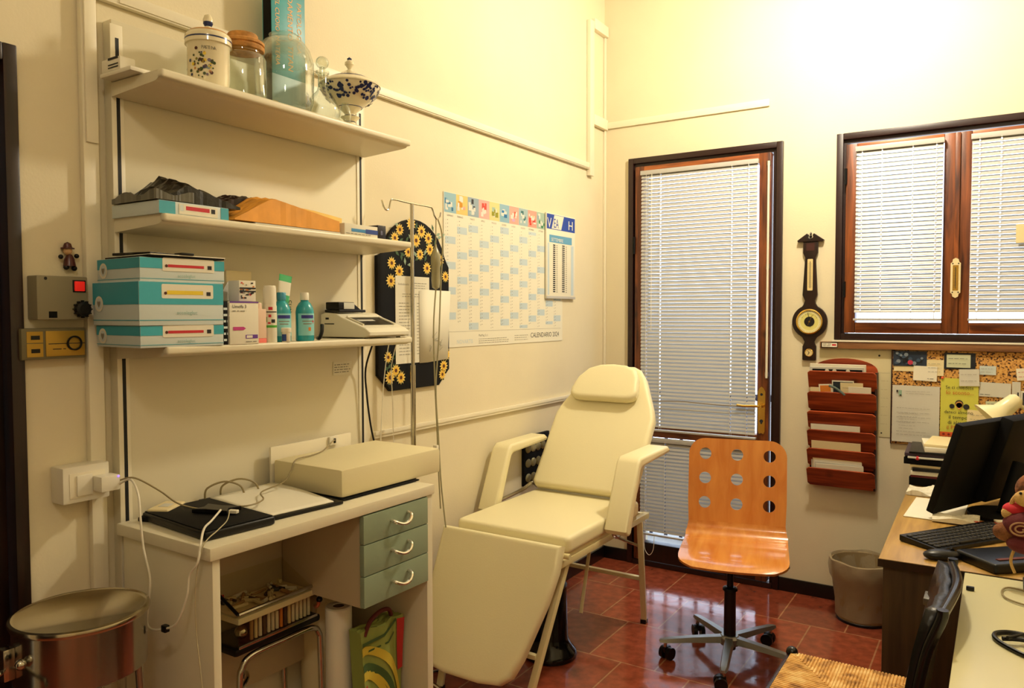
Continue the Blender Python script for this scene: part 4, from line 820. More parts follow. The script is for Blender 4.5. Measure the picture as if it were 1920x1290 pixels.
mb = MB(); mb.tube([(.38, -2.50, .49), (.385, -2.48, .53), (.38, -2.43, .545), (.375, -2.38, .535), (.37, -2.36, .49)], .007, mat('dark_red_handle', '#5a1a14', .7), 8); mb.build('handle', t, world=True)
mb = MB(); mb.lathe([(.05, 0), (.052, .004), (.052, .12), (.045, .13)], mat('dark_grey_tin', '#2c2a26', .4), (.23, -2.62, .003)); mb.text('LGEN', .03, 0, 0, steel, frame((.283, -2.66, .05), (0, 1, 0), (0, 0, 1))); tag(setloc(mb.build('dark_canister'), (.23, -2.62, .003)), 'dark canister with pale lettering on the floor under the stool', 'canister')

# ------------------------------------------------------------------ steel drum in the near corner
sx_, sy_, R_ = .272, -3.312, .143; zt = .822
t = thing('steel_drum', 'round polished steel container on thin legs in the near corner', 'container', (sx_, sy_, 0))
mb = MB(); mb.lathe([(.02, zt-.137), (R_-.012, zt-.137), (R_-.006, zt-.132), (R_-.006, zt-.012)], mat('polished_steel', '#b0aca2', .16, metal=1), (sx_, sy_, 0), n=64); mb.build('drum_body', t, world=True)
mb = MB(); mb.lathe([(R_-.006, zt-.014), (R_, zt-.012), (R_+.002, zt-.006), (R_, zt), (R_-.006, zt+.002), (R_-.012, zt-.002), (.001, zt-.003)], mat('satin_steel', '#c4bca6', .16, metal=1), (sx_, sy_, 0), n=64, cap=False); mb.build('lid', t, world=True)
a = math.radians(-78); hx, hy = sx_+R_*math.cos(a), sy_+R_*math.sin(a)
mb = MB(); mb.ball((hx, hy-.004, zt-.065), .012, chrome); mb.tube([(hx-.05, hy-.0, zt-.09), (hx-.06, hy-.045, zt-.10), (hx-.0, hy-.06, zt-.12), (hx+.04, hy-.04, zt-.125), (hx+.045, hy-.002, zt-.12)], .006, chrome, 8); mb.box(hx-.07, hy+.004, zt-.11, hx-.04, hy-.02, zt-.04, chrome, .004); mb.build('latch', t, world=True)
for k in range(4): 
    a = PI/4+k*PI/2; MB().cyl((sx_+.12*math.cos(a), sy_+.12*math.sin(a), zt-.138), (sx_+.15*math.cos(a), sy_+.15*math.sin(a), 0), .009, steel, n=10).build('leg', t, world=True)

# ------------------------------------------------------------------ reclining treatment chair
t = thing('treatment_chair', 'cream padded reclining treatment chair with armrests and hanging leg rest', 'treatment chair', (.39, -1.33, 0))
def pad(name, outline, thick, M_, bev=.022, parent=None, label=None):
    b_ = bmesh.new(); vs = [b_.verts.new((x, y, 0)) for x, y in outline]; f = b_.faces.new(vs)
    r = bmesh.ops.extrude_face_region(b_, geom=[f]); bmesh.ops.translate(b_, vec=(0, 0, thick), verts=[e for e in r['geom'] if isinstance(e, bmesh.types.BMVert)])
    bmesh.ops.recalc_face_normals(b_, faces=b_.faces)
    top = [e for e in b_.edges if abs(e.verts[0].co.z-e.verts[1].co.z) < 1e-7]
    bmesh.ops.bevel(b_, geom=top, offset=bev, segments=4, profile=.6, affect='EDGES')
    mb = MB(); mb.bm(b_, leather, True, M_); return mb.build(name, parent, label, world=True)
# seat: local x -> +x, y -> +y, out -> +z
pad('seat_cushion', rrect(.125, -1.68, .662, -.985, .03), .066, T(0, 0, .574), .02, t)
MB().box(.14, -1.665, .556, .65, -1.0, .574, framec, .003).build('seat_board', t, world=True)
# backrest plane
B0 = Vector((.39, -1.045, .655)); up = Vector((0, .43, .565)).normalized(); Lb = .71
hw = .266
out = [(-hw+.02, 0), (hw-.02, 0), (hw, .02), (hw, .41), (hw-.02, .47), (hw-.10, .64), (hw-.135, .685), (hw-.175, .705), (-.09, .705), (-hw+.135, .685), (-hw+.10, .64), (-hw+.02, .47), (-hw, .41), (-hw, .02)]
MBk = frame(B0, (1, 0, 0), up)    # out = x cross up  -> (0,-,+): towards the front
pad('backrest', out, .06, MBk @ T(0, 0, -.03), .022, t)
pad('head_cushion', [(-.14, .475), (.115, .475), (.145, .482), (.165, .50), (.168, .53), (.155, .60), (.125, .655), (.07, .678), (0, .684), (-.07, .678), (-.13, .655), (-.175, .60), (-.195, .53), (-.192, .50), (-.17, .482)], .052, MBk @ T(0, 0, .032), .024, t)
# leg rest hanging from the seat front
F0 = Vector((.378, -1.705, .612)); dn = Vector((0, -.215, -.50)).normalized()
out = [(-.281, 0), (.281, 0), (.281, .10), (.262, .22), (.205, .43), (.175, .50), (.13, .535), (.04, .548), (-.12, .548), (-.2, .535), (-.235, .50), (-.255, .43), (-.281, .2)]
ML = frame(F0, (1, 0, 0), -dn)
pad('leg_rest', [(x, -y) for x, y in out], .05, ML @ T(0, 0, -.02), .02, t)
# armrests
for sx, x0, x1 in ((1, .668, .772), (-1, .028, .122)):
    mb = MB(); prof = [(-1.37, .585), (-1.385, .605), (-1.262, .868), (-1.235, .888), (-.92, .892), (-.895, .875), (-.905, .862), (-1.215, .846), (-1.235, .835), (-1.335, .59), (-1.35, .582)]
    tf = frame((x0, 0, 0), (0, 1, 0), (0, 0, 1)); mb.prism(prof, x1-x0, leather, tf, smooth=True, bev=.012); mb.build('armrest', t, world=True)
    mb = MB(); xm = (x0+x1)/2 - sx*.03; mb.tube([(xm, -1.345, .59), (xm, -1.3, .555), (xm-sx*.03, -1.15, .56)], .009, steel, 8); mb.build('arm_bracket', t, world=True)
# frame
mb = MB()
for x in (.132, .636): mb.box(x-.012, -1.735, .530, x+.018, -.86, .556, framec, .002)
mb.box(.12, -1.70, .532, .65, -1.675, .554, framec, .002); mb.box(.12, -.885, .532, .65, -.86, .554, framec, .002); mb.cyl((.655, -1.70, .575), (.68, -1.70, .575), .011, framec); mb.build('seat_rail', t, world=True)
def bar(mb, a, b_, w=.013, m=framec):
    a = Vector(a); b_ = Vector(b_); d = b_-a; q = d.to_track_quat('Z', 'Y').to_matrix().to_4x4(); mb.box(-w, -w*.8, 0, w, w*.8, d.length, m, .0015, tf=Matrix.Translation(a) @ q)
for x, xf in ((.64, .612), (.13, .155)):
    mb = MB(); bar(mb, (x, -.94, .53), (xf, -.815, .012)); mb.box(xf-.014, -.83, 0, xf+.014, -.80, .02, black, .002); mb.build('rear_leg', t, world=True)
    mb = MB(); bar(mb, (x-.01, -1.64, .53), (xf-.03 if x > .4 else xf+.03, -1.87, .012), .013); mb.box((xf-.03 if x > .4 else xf+.03)-.015, -1.885, 0, (xf-.03 if x > .4 else xf+.03)+.015, -1.855, .02, black, .002); mb.build('front_leg', t, world=True)
mb = MB(); bar(mb, (.145, -.866, .235), (.624, -.866, .235), .011); mb.build('cross_bar', t, world=True)
mb = MB(); bar(mb, (.17, -1.79, .20), (.585, -1.79, .20), .011); mb.build('cross_bar', t, world=True)
mb = MB(); bar(mb, (.60, -1.20, .53), (.62, -.90, .40), .007, steel); mb.build('strut', t, world=True)
mb = MB(); bar(mb, (.50, -1.15, .53), (.53, -1.32, .20), .007, framec); mb.build('strut', t, world=True)
mb = MB(); mb.tube([(.02, -1.18, .6), (.06, -1.04, .63), (.09, -1.0, .66), (.11, -.98, .64)], .009, steel, 8); mb.build('recline_bracket', t, world=True)

t = thing('pedestal_bin', 'glossy black round pedestal bin half hidden beneath the treatment chair', 'bin', (.40, -1.36, 0))
mb = MB(); mb.lathe([(.115, .002), (.118, .012), (.112, .03), (.09, .055), (.078, .09), (.072, .30), (.07, .31)], blackg, (.40, -1.36, 0), n=40); mb.build('body', t, world=True); mb = MB(); mb.lathe([(.073, .31), (.074, .318), (.06, .335), (.001, .342)], black, (.40, -1.36, 0), n=40); mb.build('lid', t, world=True)
# dark framed thing low on the wall behind the chair
t = thing('dark_framed_picture', 'black framed shell relief low on the wall behind the left armrest', 'picture', (.012, -.83, .74))
mb = MB(); mb.box(.001, -.955, .62, .018, -.70, .875, blackm, .003); mb.build('frame', t, world=True)
mb = MB(); random.seed(5)
for k in range(3):
    for j in range(4): mb.ball((.02, -.92+.05*j, .66+.075*k), .03, mat('dull_shell', '#8a8158', .6), (.25, .9, .75), 10)
mb.build('relief', t, world=True)

# ------------------------------------------------------------------ plywood swivel chair
CA = math.radians(14); t = thing('swivel_chair', 'plywood swivel chair with nine round holes in its back on castors', 'chair', (1.082, -.995, 0), CA)
ply = wood('beech_ply', '#c9762a', '#dd9340', 'Z', .22, .5, .5, knots=False); plyh = wood('beech_ply_seat', '#c9762a', '#e09a48', 'Y', .22, .5, .5, knots=False); edge = mat('ply_edge', '#4a2410', .5)
mb = MB(); zb = .54; w = .217
# back panel: local plane, x across, y up the back, slightly reclined
rec = math.radians(9); Bk = frame((.014, .235, zb), (1, 0, 0), (0, math.sin(rec), math.cos(rec)))
H_ = .38; outl = [(w-.004, 0), (w, .10), (w, H_-.075)] + arc(w-.075, H_-.075, .075, 0, 90, 8)[1:] + arc(-w+.075, H_-.075, .075, 90, 180, 8) + [(-w, .10), (-w+.004, 0)]
holes = [[(hx+.0265*math.cos(2*PI*k/28), hy+.0265*math.sin(2*PI*k/28)) for k in range(28)] for hx in (-.142, 0.0, .142) for hy in (.085, .197, .309)]
mb.fill([outl]+holes, .012, ply, Bk)
# bend and seat, swept section
sec = []; 
for k in range(9):      # bend from back plane to seat plane
    a = k/8; ang = (PI/2-rec)*(1-a)+math.radians(-3)*a; sec.append(ang)
p = Vector((.014, .235, zb)); pts = [p.copy()]; st = .0135
for a in sec: p = p+Vector((0, -math.cos(a), -math.sin(a)))*st; pts.append(p.copy())
seatL = [(.05, 3), (.10, 3), (.14, 2), (.18, 1), (.22, 0), (.26, -3), (.29, -8), (.31, -14), (.325, -22), (.34, -30)]
base = pts[-1].copy(); last = 0; q = base.copy()
for L_, dg in seatL: q = q+Vector((0, -(L_-last), math.tan(math.radians(dg))*(L_-last))); last = L_; pts.append(q.copy())
nP = len(pts); top = []; 
def halfw(i):
    if i < 4: return w-.004+.002*i
    f = (i-4)/(nP-5); return (w+.006) * (1 if f < .72 else math.sqrt(max(0, 1-((f-.72)/.30)**2))*.42+.58)
nx = 12; vs = []; fs = []
for i, pp in enumerate(pts):
    hw_ = halfw(i); n_ = (pts[min(i+1, nP-1)]-pts[max(i-1, 0)]).cross(Vector((1, 0, 0))).normalized()
    for s_ in (-.006, .006):
        for j in range(nx+1):
            u = -1+2*j/nx; front = (i-nP+1+4)/4 if i > nP-5 else 0
            bow = .02*front*(1-u*u) if i > nP-5 else 0
            vs.append((pp.x+u*hw_, pp.y-bow, pp.z+.008*u*u*(1 if i > 6 else i/6)) + n_*0 if False else Vector((pp.x+u*hw_, pp.y-bow, pp.z)) - n_*s_)
K = nx+1
for i in range(nP-1):
    a = i*2*K; c_ = (i+1)*2*K
    for j in range(nx):
        fs.append([a+j, a+j+1, c_+j+1, c_+j]); fs.append([a+K+j+1, a+K+j, c_+K+j, c_+K+j+1])
    fs.append([a, c_, c_+K, a+K]); fs.append([a+nx, a+K+nx, c_+K+nx, c_+nx])
a = (nP-1)*2*K
for j in range(nx): fs.append([a+j, a+j+1, a+K+j+1, a+K+j])
mb.add(vs, fs, plyh, True)
shell = mb.build('seat_shell', t)
seat_z = base.z
mb = MB()
for x, y in ((-.115, .06), (.115, .06), (-.125, -.09), (.125, -.09)): mb.lathe([(.007, 0), (.006, .002), (.001, .003)], black, (x, y+.02, seat_z+.0063), n=12)
mb.build('bolts', t)
MB().box(-.12, -.11, seat_z-.035, .12, .11, seat_z-.008, black, .004).cyl((.12, .0, seat_z-.03), (.24, -.02, seat_z-.035), .005, black, n=8).build('seat_plate', t)
mb = MB(); mb.cyl((0, 0, .30), (0, 0, seat_z-.03), .014, black); mb.cyl((0, 0, .055), (0, 0, .31), .026, black, .024, n=24); mb.lathe([(.032, .31), (.03, .32), (.02, .325)], black); mb.build('gas_column', t)
grey = mat('grey_metal_base', '#9a9c98', .3, metal=.7)
mb = MB(); mb.lathe([(.04, .075), (.045, .085), (.045, .105), (.035, .115)], grey); 
for k in range(5):
    a = math.radians(-6+72*k)-CA; A_ = T(rz=a)
    b_ = bmesh.new(); V = []
    for (x, hw_, zt_, zb_) in ((.03, .022, .112, .085), (.16, .019, .104, .083), (.27, .017, .094, .078), (.30, .010, .088, .078)):
        for (yy, zz) in ((-hw_, zb_), (hw_, zb_), (hw_*.7, zt_), (-hw_*.7, zt_)): V.append((x, yy, zz))
    F_ = [[4*i+j, 4*i+(j+1) % 4, 4*i+4+(j+1) % 4, 4*i+4+j] for i in range(3) for j in range(4)]+[[3, 2, 1, 0], [12, 13, 14, 15]]; b_.free()
    mb.add(V, F_, grey, False, A_)
mb.build('star_base', t)
for k in range(5):
    a = math.radians(-6+72*k)-CA; A_ = T(rz=a) @ T(.275, 0, 0) @ T(rz=.9+k)
    mb = MB(); mb.cyl((0, 0, .05), (0, 0, .08), .007, steel, n=10, tf=A_)
    mb.box(-.01, -.0075, .03, .03, .0075, .056, black, .004, tf=A_); ca_ = mb.build('castor', t)
    for s_ in (-1, 1): MB().cyl((.012, s_*.008, .027), (.012, s_*.026, .027), .0265, black, n=22, tf=A_).build('wheel', ca_)

# ------------------------------------------------------------------ barometer
t = thing('wall_barometer', 'dark banjo shaped wooden barometer with round dial between door and window', 'barometer', (1.197, -.01, 1.58))
half = [(0, 1.252), (.03, 1.252), (.034, 1.256), (.034, 1.325), (.026, 1.343), (.024, 1.35), (.036, 1.372)]
half += [(.088*math.cos(math.radians(a)), 1.455+.088*math.sin(math.radians(a))) for a in range(-56, 66, 8)]
half += [(.03, 1.548), (.025, 1.565), (.037, 1.595), (.026, 1.79), (.037, 1.815), (.037, 1.872)]
P = [(1.197+x, z) for x, z in half] + [(1.197-x, z) for x, z in half[::-1] if x > 0]
mb = MB(); mb.prism(P, .018, darkwood, WB(0, -.002, 0), bev=.003)
for s_ in (-1, 1): mb.prism([(1.197+s_*x, z) for x, z in ((.0, 1.872), (.063, 1.872), (.066, 1.880), (.018, 1.915), (.010, 1.908), (.013, 1.895), (.004, 1.888), (0, 1.888))][::s_], .024, darkwood, WB(0, -.001, 0), bev=.002)
mb.lathe([(.005, 0), (.008, .008), (.003, .014), (.006, .02), (.001, .03)], darkwood, (1.197, -.014, 1.893), n=10)
mb.build('case', t, world=True)
dial = mat('yellow_dial', '#d8cf7a', .35); mb = MB(); tf = WB(1.197, -.0202, 1.455)
mb.lathe([(.066, 0), (.066, .008), (.061, .010), (.058, .004)], brass, tf=tf, n=40, cap=False); mb.disc(0, 0, .060, dial, .003, 40, tf); mb.lathe([(.046, .0034), (.060, .0034)], mat('ivory_ring', '#e4dca8', .4), tf=tf, n=40, cap=False); mb.disc(0, 0, .026, mat('dial_black', '#151012', .4), .004, 30, tf)
for k in range(44):
    a = 2*PI*k/44; mb.rect(-.0006, .050, .0006, .057, ink, .0038, tf @ T(rz=a))
mb.rect(-.0012, -.03, .0012, .048, ink, .005, tf @ T(rz=.15)); mb.rect(-.001, -.02, .001, .04, brass, .0055, tf @ T(rz=-.4)); mb.disc(0, 0, .005, brass, .0058, 12, tf)
for k in range(9): mb.text('PIOGGIAVB'[k], .008, -.003, .038, ink, tf @ T(rz=1.0-k*.26), z=.004)
mb.build('dial', t, world=True)
mb = MB(); tf = WB(1.197, -.0204, 1.70); mb.prism(rrect(-.0135, -.082, .0135, .082, .004), .001, mat('ivory_plate', '#dcc58a', .4), tf); mb.rect(-.0015, -.07, .0015, .07, ink, .0014, tf)
for k in range(26): mb.rect(-.009, -.065+k*.005, -.003, -.0642+k*.005, ink, .0014, tf); mb.rect(.003, -.065+k*.005, .009, -.0642+k*.005, ink, .0014, tf)
mb.build('thermometer_plate', t, world=True)
mb = MB(); tf = WB(1.197, -.0204, 1.292); mb.lathe([(.021, 0), (.021, .004), (.018, .005)], brass, tf=tf, cap=False, n=28); mb.disc(0, 0, .019, mat('ivory_plate', '#dcc58a', .4), .003, 28, tf); mb.rect(-.001, -.004, .001, .013, ink, .004, tf @ T(rz=.5)); mb.rect(-.001, -.012, .0014, .004, ink, .004, tf @ T(rz=-.5)); mb.build('hygrometer_dial', t, world=True)
mb = MB(); tf = WB(1.197, -.0204, 1.845); mb.rect(-.02, -.02, .02, .02, mat('reddish_inlay', '#3c1a16', .4), .0004, tf); mb.build('inlay', t, world=True)
mb = MB(); mb.box(1.258, -.0345, 1.322, 1.338, -.0305, 1.349, blackm, .001); mb.rect(.003, .003, .076, .024, paper, .0006, WB(1.26, -.0345, 1.322)); scribble(mb, .008, .006, .048, .022, 3, greyink, WB(1.26, -.0345, 1.322), z=.001, thick=.0025); mb.rect(.052, .010, .072, .018, red, .001, WB(1.26, -.0345, 1.322))
tag(setloc(mb.build('name_plate'), (1.26, -.033, 1.322)), 'small white printed plate stuck on the left end of the window sill board', 'label')

# ------------------------------------------------------------------ letter rack
rackw = wood('red_mahogany', '#6b2410', '#b85228', 'X', .38); rackd = mat('mahogany_edge', '#2a0d08', .45)
t = thing('letter_rack', 'reddish brown wooden six pocket letter rack with arched top on the wall', 'letter rack', (1.365, -.03, .9))
RX0, RX1 = 1.205, 1.535; tops = [1.205, 1.098, .998, .902, .805, .704]
mb = MB(); mb.prism([(RX0+.01, .605), (RX1-.01, .605), (RX1-.01, 1.21)] + [(1.37+.155*math.cos(math.radians(a)), 1.205+.062*math.sin(math.radians(a))) for a in range(0, 181, 12)] + [(RX0+.01, 1.21)], .008, rackw, WB(0, -.001, 0)); mb.build('back_panel', t, world=True)
MB().box(RX0+.008, -.05, .605, RX0+.016, -.009, 1.2, rackd, .001).build('side_panel', t, world=True); MB().box(RX1-.016, -.058, .605, RX1-.006, -.009, 1.2, rackd, .001).build('side_panel', t, world=True)
for k, z in enumerate(tops):
    hgt = .107; a_ = math.radians(25); zl_ = hgt*math.cos(a_)
    Pk = frame((RX0, -.045, z-zl_), (1, 0, 0), (0, -math.sin(a_), math.cos(a_)))
    w_ = RX1-RX0; mb = MB(); mb.prism([(0.0, .012), (.012, 0), (w_-.006, 0), (w_-.006, hgt-.012), (w_-.02, hgt), (.012, hgt), (0, hgt-.010)], .007, rackw, Pk, bev=.0015)
    mb.build('pocket_front', t, world=True)
    MB().box(RX0+.016, -.0445, z-zl_-.002, RX1-.016, -.009, z-zl_+.003, rackd).build('pocket_floor', t, world=True)
def sheet(name, label, x0, z0, x1, z1, y, m, lean=.02, rz=0, deco=None, grp=None, th=.003):
    mb = MB(); F = frame((x0, y, z0), Vector((math.cos(rz), 0, math.sin(rz))), Vector((-math.sin(rz), -lean*4, math.cos(rz))))
    w_, h_ = x1-x0, z1-z0; mb.prism([(0, 0), (w_, 0), (w_, h_), (0, h_)], th, m, F)
    if deco: deco(mb, F @ T(0, 0, th+.0005), w_, h_)
    return tag(setloc(mb.build(name), (x0, y, z0)), label, name.replace('_', ' ').split(' ')[-1], grp)
# contents
LN = .04
sheet('folded_magazine', 'thick white folded magazine topmost in the letter rack', 1.212, 1.150, 1.478, 1.240, -.045, paper, LN, 0, None, None, .010)
sheet('folded_newspaper', 'curled white newspaper just below the top magazine in the rack', 1.212, 1.150, 1.47, 1.224, -.0565, paper2, LN, .012, None, None, .004)
sheet('dark_booklet', 'dark booklet with white spots in the top rack pocket', 1.225, 1.150, 1.462, 1.214, -.0615, blackm, LN, 0, lambda mb, F, w_, h_: [mb.disc(w_*u, h_*.88, .010, paper, 0, 8, F) for u in (.3, .45, .72)], None, .002)
sheet('cream_envelope', 'long cream envelope lying at the left of the second pocket', 1.215, 1.045, 1.31, 1.118, -.056, cream, LN)
sheet('photo_card', 'small orange picture card in the second rack pocket', 1.262, 1.047, 1.325, 1.135, -.0595, paper, LN, .06, lambda mb, F, w_, h_: mb.rect(.006, h_*.55, w_-.006, h_-.006, mat('orange_print', '#d9812e', .5), 0, F), None, .002)
sheet('dark_card', 'dark card with white border in the second rack pocket', 1.322, 1.045, 1.425, 1.160, -.0575, paper, LN+.012, 0, lambda mb, F, w_, h_: mb.rect(.005, .01, w_-.004, h_-.006, mat('slate_print', '#1e2a33', .5), 0, F), None, .002)
sheet('cream_card', 'cream card with a line of print in front of the dark card', 1.362, 1.045, 1.468, 1.150, -.061, cream, LN+.012, 0, lambda mb, F, w_, h_: mb.rect(.01, h_*.74, w_-.02, h_*.755, greyink, 0, F), None, .002)
sheet('white_card', 'white card at the right of the second rack pocket', 1.40, 1.045, 1.505, 1.130, -.0645, paper, LN+.012, 0, None, None, .002)
mb = MB(); mb.tube([(1.31, -.090, 1.130), (1.34, -.092, 1.120), (1.375, -.094, 1.095), (1.385, -.094, 1.085)], .006, mat('grey_green_plastic', '#4e5d55', .4), 8); tag(setloc(mb.build('clip'), (1.34, -.09, 1.11)), 'grey green plastic clip hooked on the second rack pocket', 'clip')
sheet('white_folder', 'white folder with slanted corner in the fourth rack pocket', 1.22, .850, 1.455, .928, -.057, paper, LN)
sheet('cream_folder', 'cream folded papers in the fifth rack pocket', 1.225, .752, 1.46, .842, -.055, cream, LN, 0, None, None, .006)
for k in range(5): sheet('paper', 'white papers bundled loosely in the bottom rack pocket', 1.225+.006*k, .655, 1.46+.004*k, .764-.010*k, -.052-.0032*k, [paper2, cream, paper, paper2, paper][k], LN, (-1)**k*.012, None, 'papers in the bottom rack pocket', .0022)
# pale poster behind the rack
mb = MB(); mb.box(1.245, -.0025, .875, 1.586, -.0006, 1.312, mat('pale_poster', '#d2c79c', .75)); mb.disc(1.53, 1.285, .005, ink, 0, 10, WB(0, -.003, 0)); mb.disc(1.545, .895, .004, ink, 0, 10, WB(0, -.003, 0)); mb.rect(1.25, 1.198, 1.58, 1.199, greyink, 0, WB(0, -.0028, 0)); scribble(mb, 1.54, .92, 1.575, 1.18, 6, mat('faint_print', '#b9ad84', .8), WB(0, -.0022, 0))
tag(setloc(mb.build('wall_poster'), (1.245, -.002, .875)), 'plain pale sheet on the wall behind the wooden letter rack', 'poster')

# ------------------------------------------------------------------ cork board with notes
cm = bpy.data.materials.new('speckled_cork'); cm.use_nodes = True; nt = cm.node_tree; N = nt.nodes; b = N['Principled BSDF']; b.inputs['Roughness'].default_value = .85
tc = N.new('ShaderNodeTexCoord'); v1 = N.new('ShaderNodeTexNoise'); v1.inputs['Scale'].default_value = 130; v1.inputs['Detail'].default_value = 3; cr = N.new('ShaderNodeValToRGB')
cr.color_ramp.elements[0].position = .40; cr.color_ramp.elements[0].color = lin('#2f160c'); cr.color_ramp.elements[1].position = .46; cr.color_ramp.elements[1].color = lin('#b8813c'); e = cr.color_ramp.elements.new(.62); e.color = lin('#cf9f52')
nt.links.new(tc.outputs['Object'], v1.inputs['Vector']); nt.links.new(v1.outputs['Fac'], cr.inputs['Fac']); nt.links.new(cr.outputs['Color'], b.inputs['Base Color'])
t = thing('cork_board', 'speckled cork board crowded with pinned notes under the window', 'cork board', (2.0, -.008, 1.08)); MB().box(1.592, -.012, .85, 2.55, -.001, 1.316, cm, .001).build('cork_panel', t, world=True); MB().box(1.586, -.013, .848, 1.592, -.001, 1.316, rackd).build('edge_strip', t, world=True)
def note(name, label, x0, z0, x1, z1, m=paper, deco=None, rz=0, lay=0, cat=None):
    mb = MB(); y = -.0135-.002*lay; w_, h_ = x1-x0, z1-z0; F = WB(x0, y, z0) @ T(w_/2, h_/2, 0, 0, 0, rz) @ T(-w_/2, -h_/2, 0)
    n = 6; vs = [(w_*i/n, h_*j, .0006+.004*abs(i/n-.5)*(1-j)) for j in (0, 1) for i in range(n+1)]; mb.add(vs+[(x, y_, z-.0008) for x, y_, z in vs], [[i, i+1, i+n+2, i+n+1] for i in range(n)]+[[2*(n+1)+i+n+1, 2*(n+1)+i+n+2, 2*(n+1)+i+1, 2*(n+1)+i] for i in range(n)], m, False, F)
    if deco: deco(mb, F @ T(0, 0, .0046), w_, h_)
    return tag(setloc(mb.build(name), (x0, y, z0)), label, cat or 'note')
sc_ = lambda n, m=greyink: (lambda mb, F, w_, h_: scribble(mb, w_*.08, h_*.12, w_*.9, h_*.88, n, m, F, z=0, thick=.0018))
def dletter(mb, F, w_, h_):
    mb.rect(.018, h_-.034, .026, h_-.024, ink, 0, F); mb.rect(.028, h_-.05, .042, h_-.024, mat('faint_green', '#8aa58e', .8), 0, F); mb.rect(.034, h_-.052, .04, h_-.045, ink, .0003, F)
    scribble(mb, .06, h_-.045, .18, h_-.022, 2, greyink, F, z=0, thick=.0012); scribble(mb, .02, .09, .18, h_-.10, 4, greyink, F, z=0, thick=.0014); scribble(mb, .03, .06, .16, .15, 6, greyink, F, z=0, thick=.0014, frac=.5); scribble(mb, .02, .03, .17, .06, 2, greyink, F, z=0, thick=.0016)
note('printed_letter', 'white printed letter with small square logo pinned at the board lower left', 1.594, .862, 1.800, 1.142, paper2, dletter, 0, 2, 'letter')
def dposter(mb, F, w_, h_):
    mb.text('Se ci chiedete', .022, w_*.13, h_-.050, ink, F, sx=.95, z=.0006); mb.text('lo sconto...', .026, w_*.14, h_-.076, mat('brown_red_print', '#b5541c', .6), F, z=.0006)
    for (x, y, r_, m_) in ((.5, .56, .015, cork), (.5, .575, .017, ink), (.5, .545, .013, mat('skin_print', '#e3a070', .6)), (.31, .525, .011, ink), (.69, .525, .013, ink), (.5, .50, .006, mat('skin_print', '#e3a070', .6))): mb.disc(w_*x, h_*y, r_, m_, .0006 if m_ is not ink else .0004, 14, F)
    mb.text('dateci almeno', .0215, w_*.10, h_*.40, ink, F, z=.0006); mb.text('il tempo', .024, w_*.22, h_*.31, ink, F, z=.0006); mb.text('di alzare', .024, w_*.20, h_*.22, ink, F, z=.0006); mb.text('il PREZZO', .025, w_*.17, h_*.13, mat('brown_red_print', '#b5541c', .6), F, z=.0006)
    mb.rect(0, 0, w_, .022, mat('orange_red_print', '#d65a24', .6), .0003, F); [mb.disc(w_*(.1+.14*k), .011, .006, mat('dark_red_print', '#8a1f14', .6), .0006, 8, F) for k in range(6)]
note('discount_poster', 'lime yellow humorous poster about asking for a discount', 1.804, .905, 1.960, 1.186, mat('lime_poster', '#c7c44a', .7), dposter, 0, 3, 'poster')
def dphoto(mb, F, w_, h_):
    random.seed(8)
    for k in range(26): mb.disc(random.uniform(.01, w_-.01), random.uniform(.008, h_-.008), random.uniform(.004, .010), random.choice([mat('photo_grey', '#75808a', .5), mat('photo_dark', '#10151d', .5), mat('photo_blue', '#33475c', .5)]), .0003+.00002*k, 9, F)
    mb.disc(w_*.52, h_*.25, .012, mat('photo_red', '#b5304a', .5), .0012, 10, F)
note('postcard', 'dark blue landscape postcard in the upper left corner of the cork board', 1.594, 1.238, 1.742, 1.312, mat('photo_navy', '#1d2a3c', .5), dphoto, 0, 1, 'postcard')
note('torn_note', 'pale torn paper strip just below the dark postcard', 1.598, 1.212, 1.69, 1.245, cream, None, 0, 0)
note('receipt', 'creased pale receipt right of the postcard, behind another slip', 1.742, 1.195, 1.815, 1.272, cream, sc_(3), 0, 1, 'receipt')
note('slip', 'creased white slip overlapping the receipt', 1.685, 1.168, 1.787, 1.240, paper, lambda mb, F, w_, h_: scribble(mb, w_*.6, h_*.12, w_*.92, h_*.22, 1, ink, F, z=0), -.03, 2, 'slip')
note('dark_photo', 'dark photograph mostly covered by the round cornered note', 1.815, 1.23, 1.945, 1.308, mat('photo_dark', '#10151d', .5), None, 0, 0, 'photograph')
note('cut_corner_note', 'pale green note with rounded corners and faint script', 1.826, 1.238, 1.925, 1.300, mat('pale_green_paper', '#c3c7a6', .8), sc_(2, mat('slate_print', '#1e2a33', .5)), 0, 2)
note('square_note', 'square grey note overlapping the top corner of the lime poster', 1.880, 1.152, 1.962, 1.232, paper2, sc_(2), .04, 5)
note('tiny_note', 'tiny pale blue note alone on open cork', 1.962, 1.208, 2.028, 1.250, mat('pale_blue_paper', '#c2cbc6', .8), sc_(2), 0, 1)
note('fan_note', 'wide grey leaflet with curved upper edge right of the lime poster', 1.962, 1.105, 2.088, 1.172, paper2, lambda mb, F, w_, h_: scribble(mb, .004, .006, .05, .014, 1, ink, F, z=0), -.02, 1, 'leaflet')
note('cream_leaflet', 'cream leaflet below the curved one, behind the lamp', 1.915, .93, 2.062, 1.038, cream, sc_(4), -.03, 5, 'leaflet')
note('small_print', 'small dark and green printed card behind the lamp head', 1.99, 1.045, 2.07, 1.085, mat('pale_green_paper', '#c3c7a6', .8), sc_(2, ink), .03, 1, 'card')
note('narrow_card', 'narrow pale card beside the curved leaflet near the picture edge', 2.092, 1.10, 2.125, 1.18, paper2, None, 0, 2, 'card')
note('edge_flyer', 'white flyer at the upper right edge of the picture', 2.108, 1.19, 2.19, 1.245, paper, sc_(2, red), .1, 1, 'flyer')
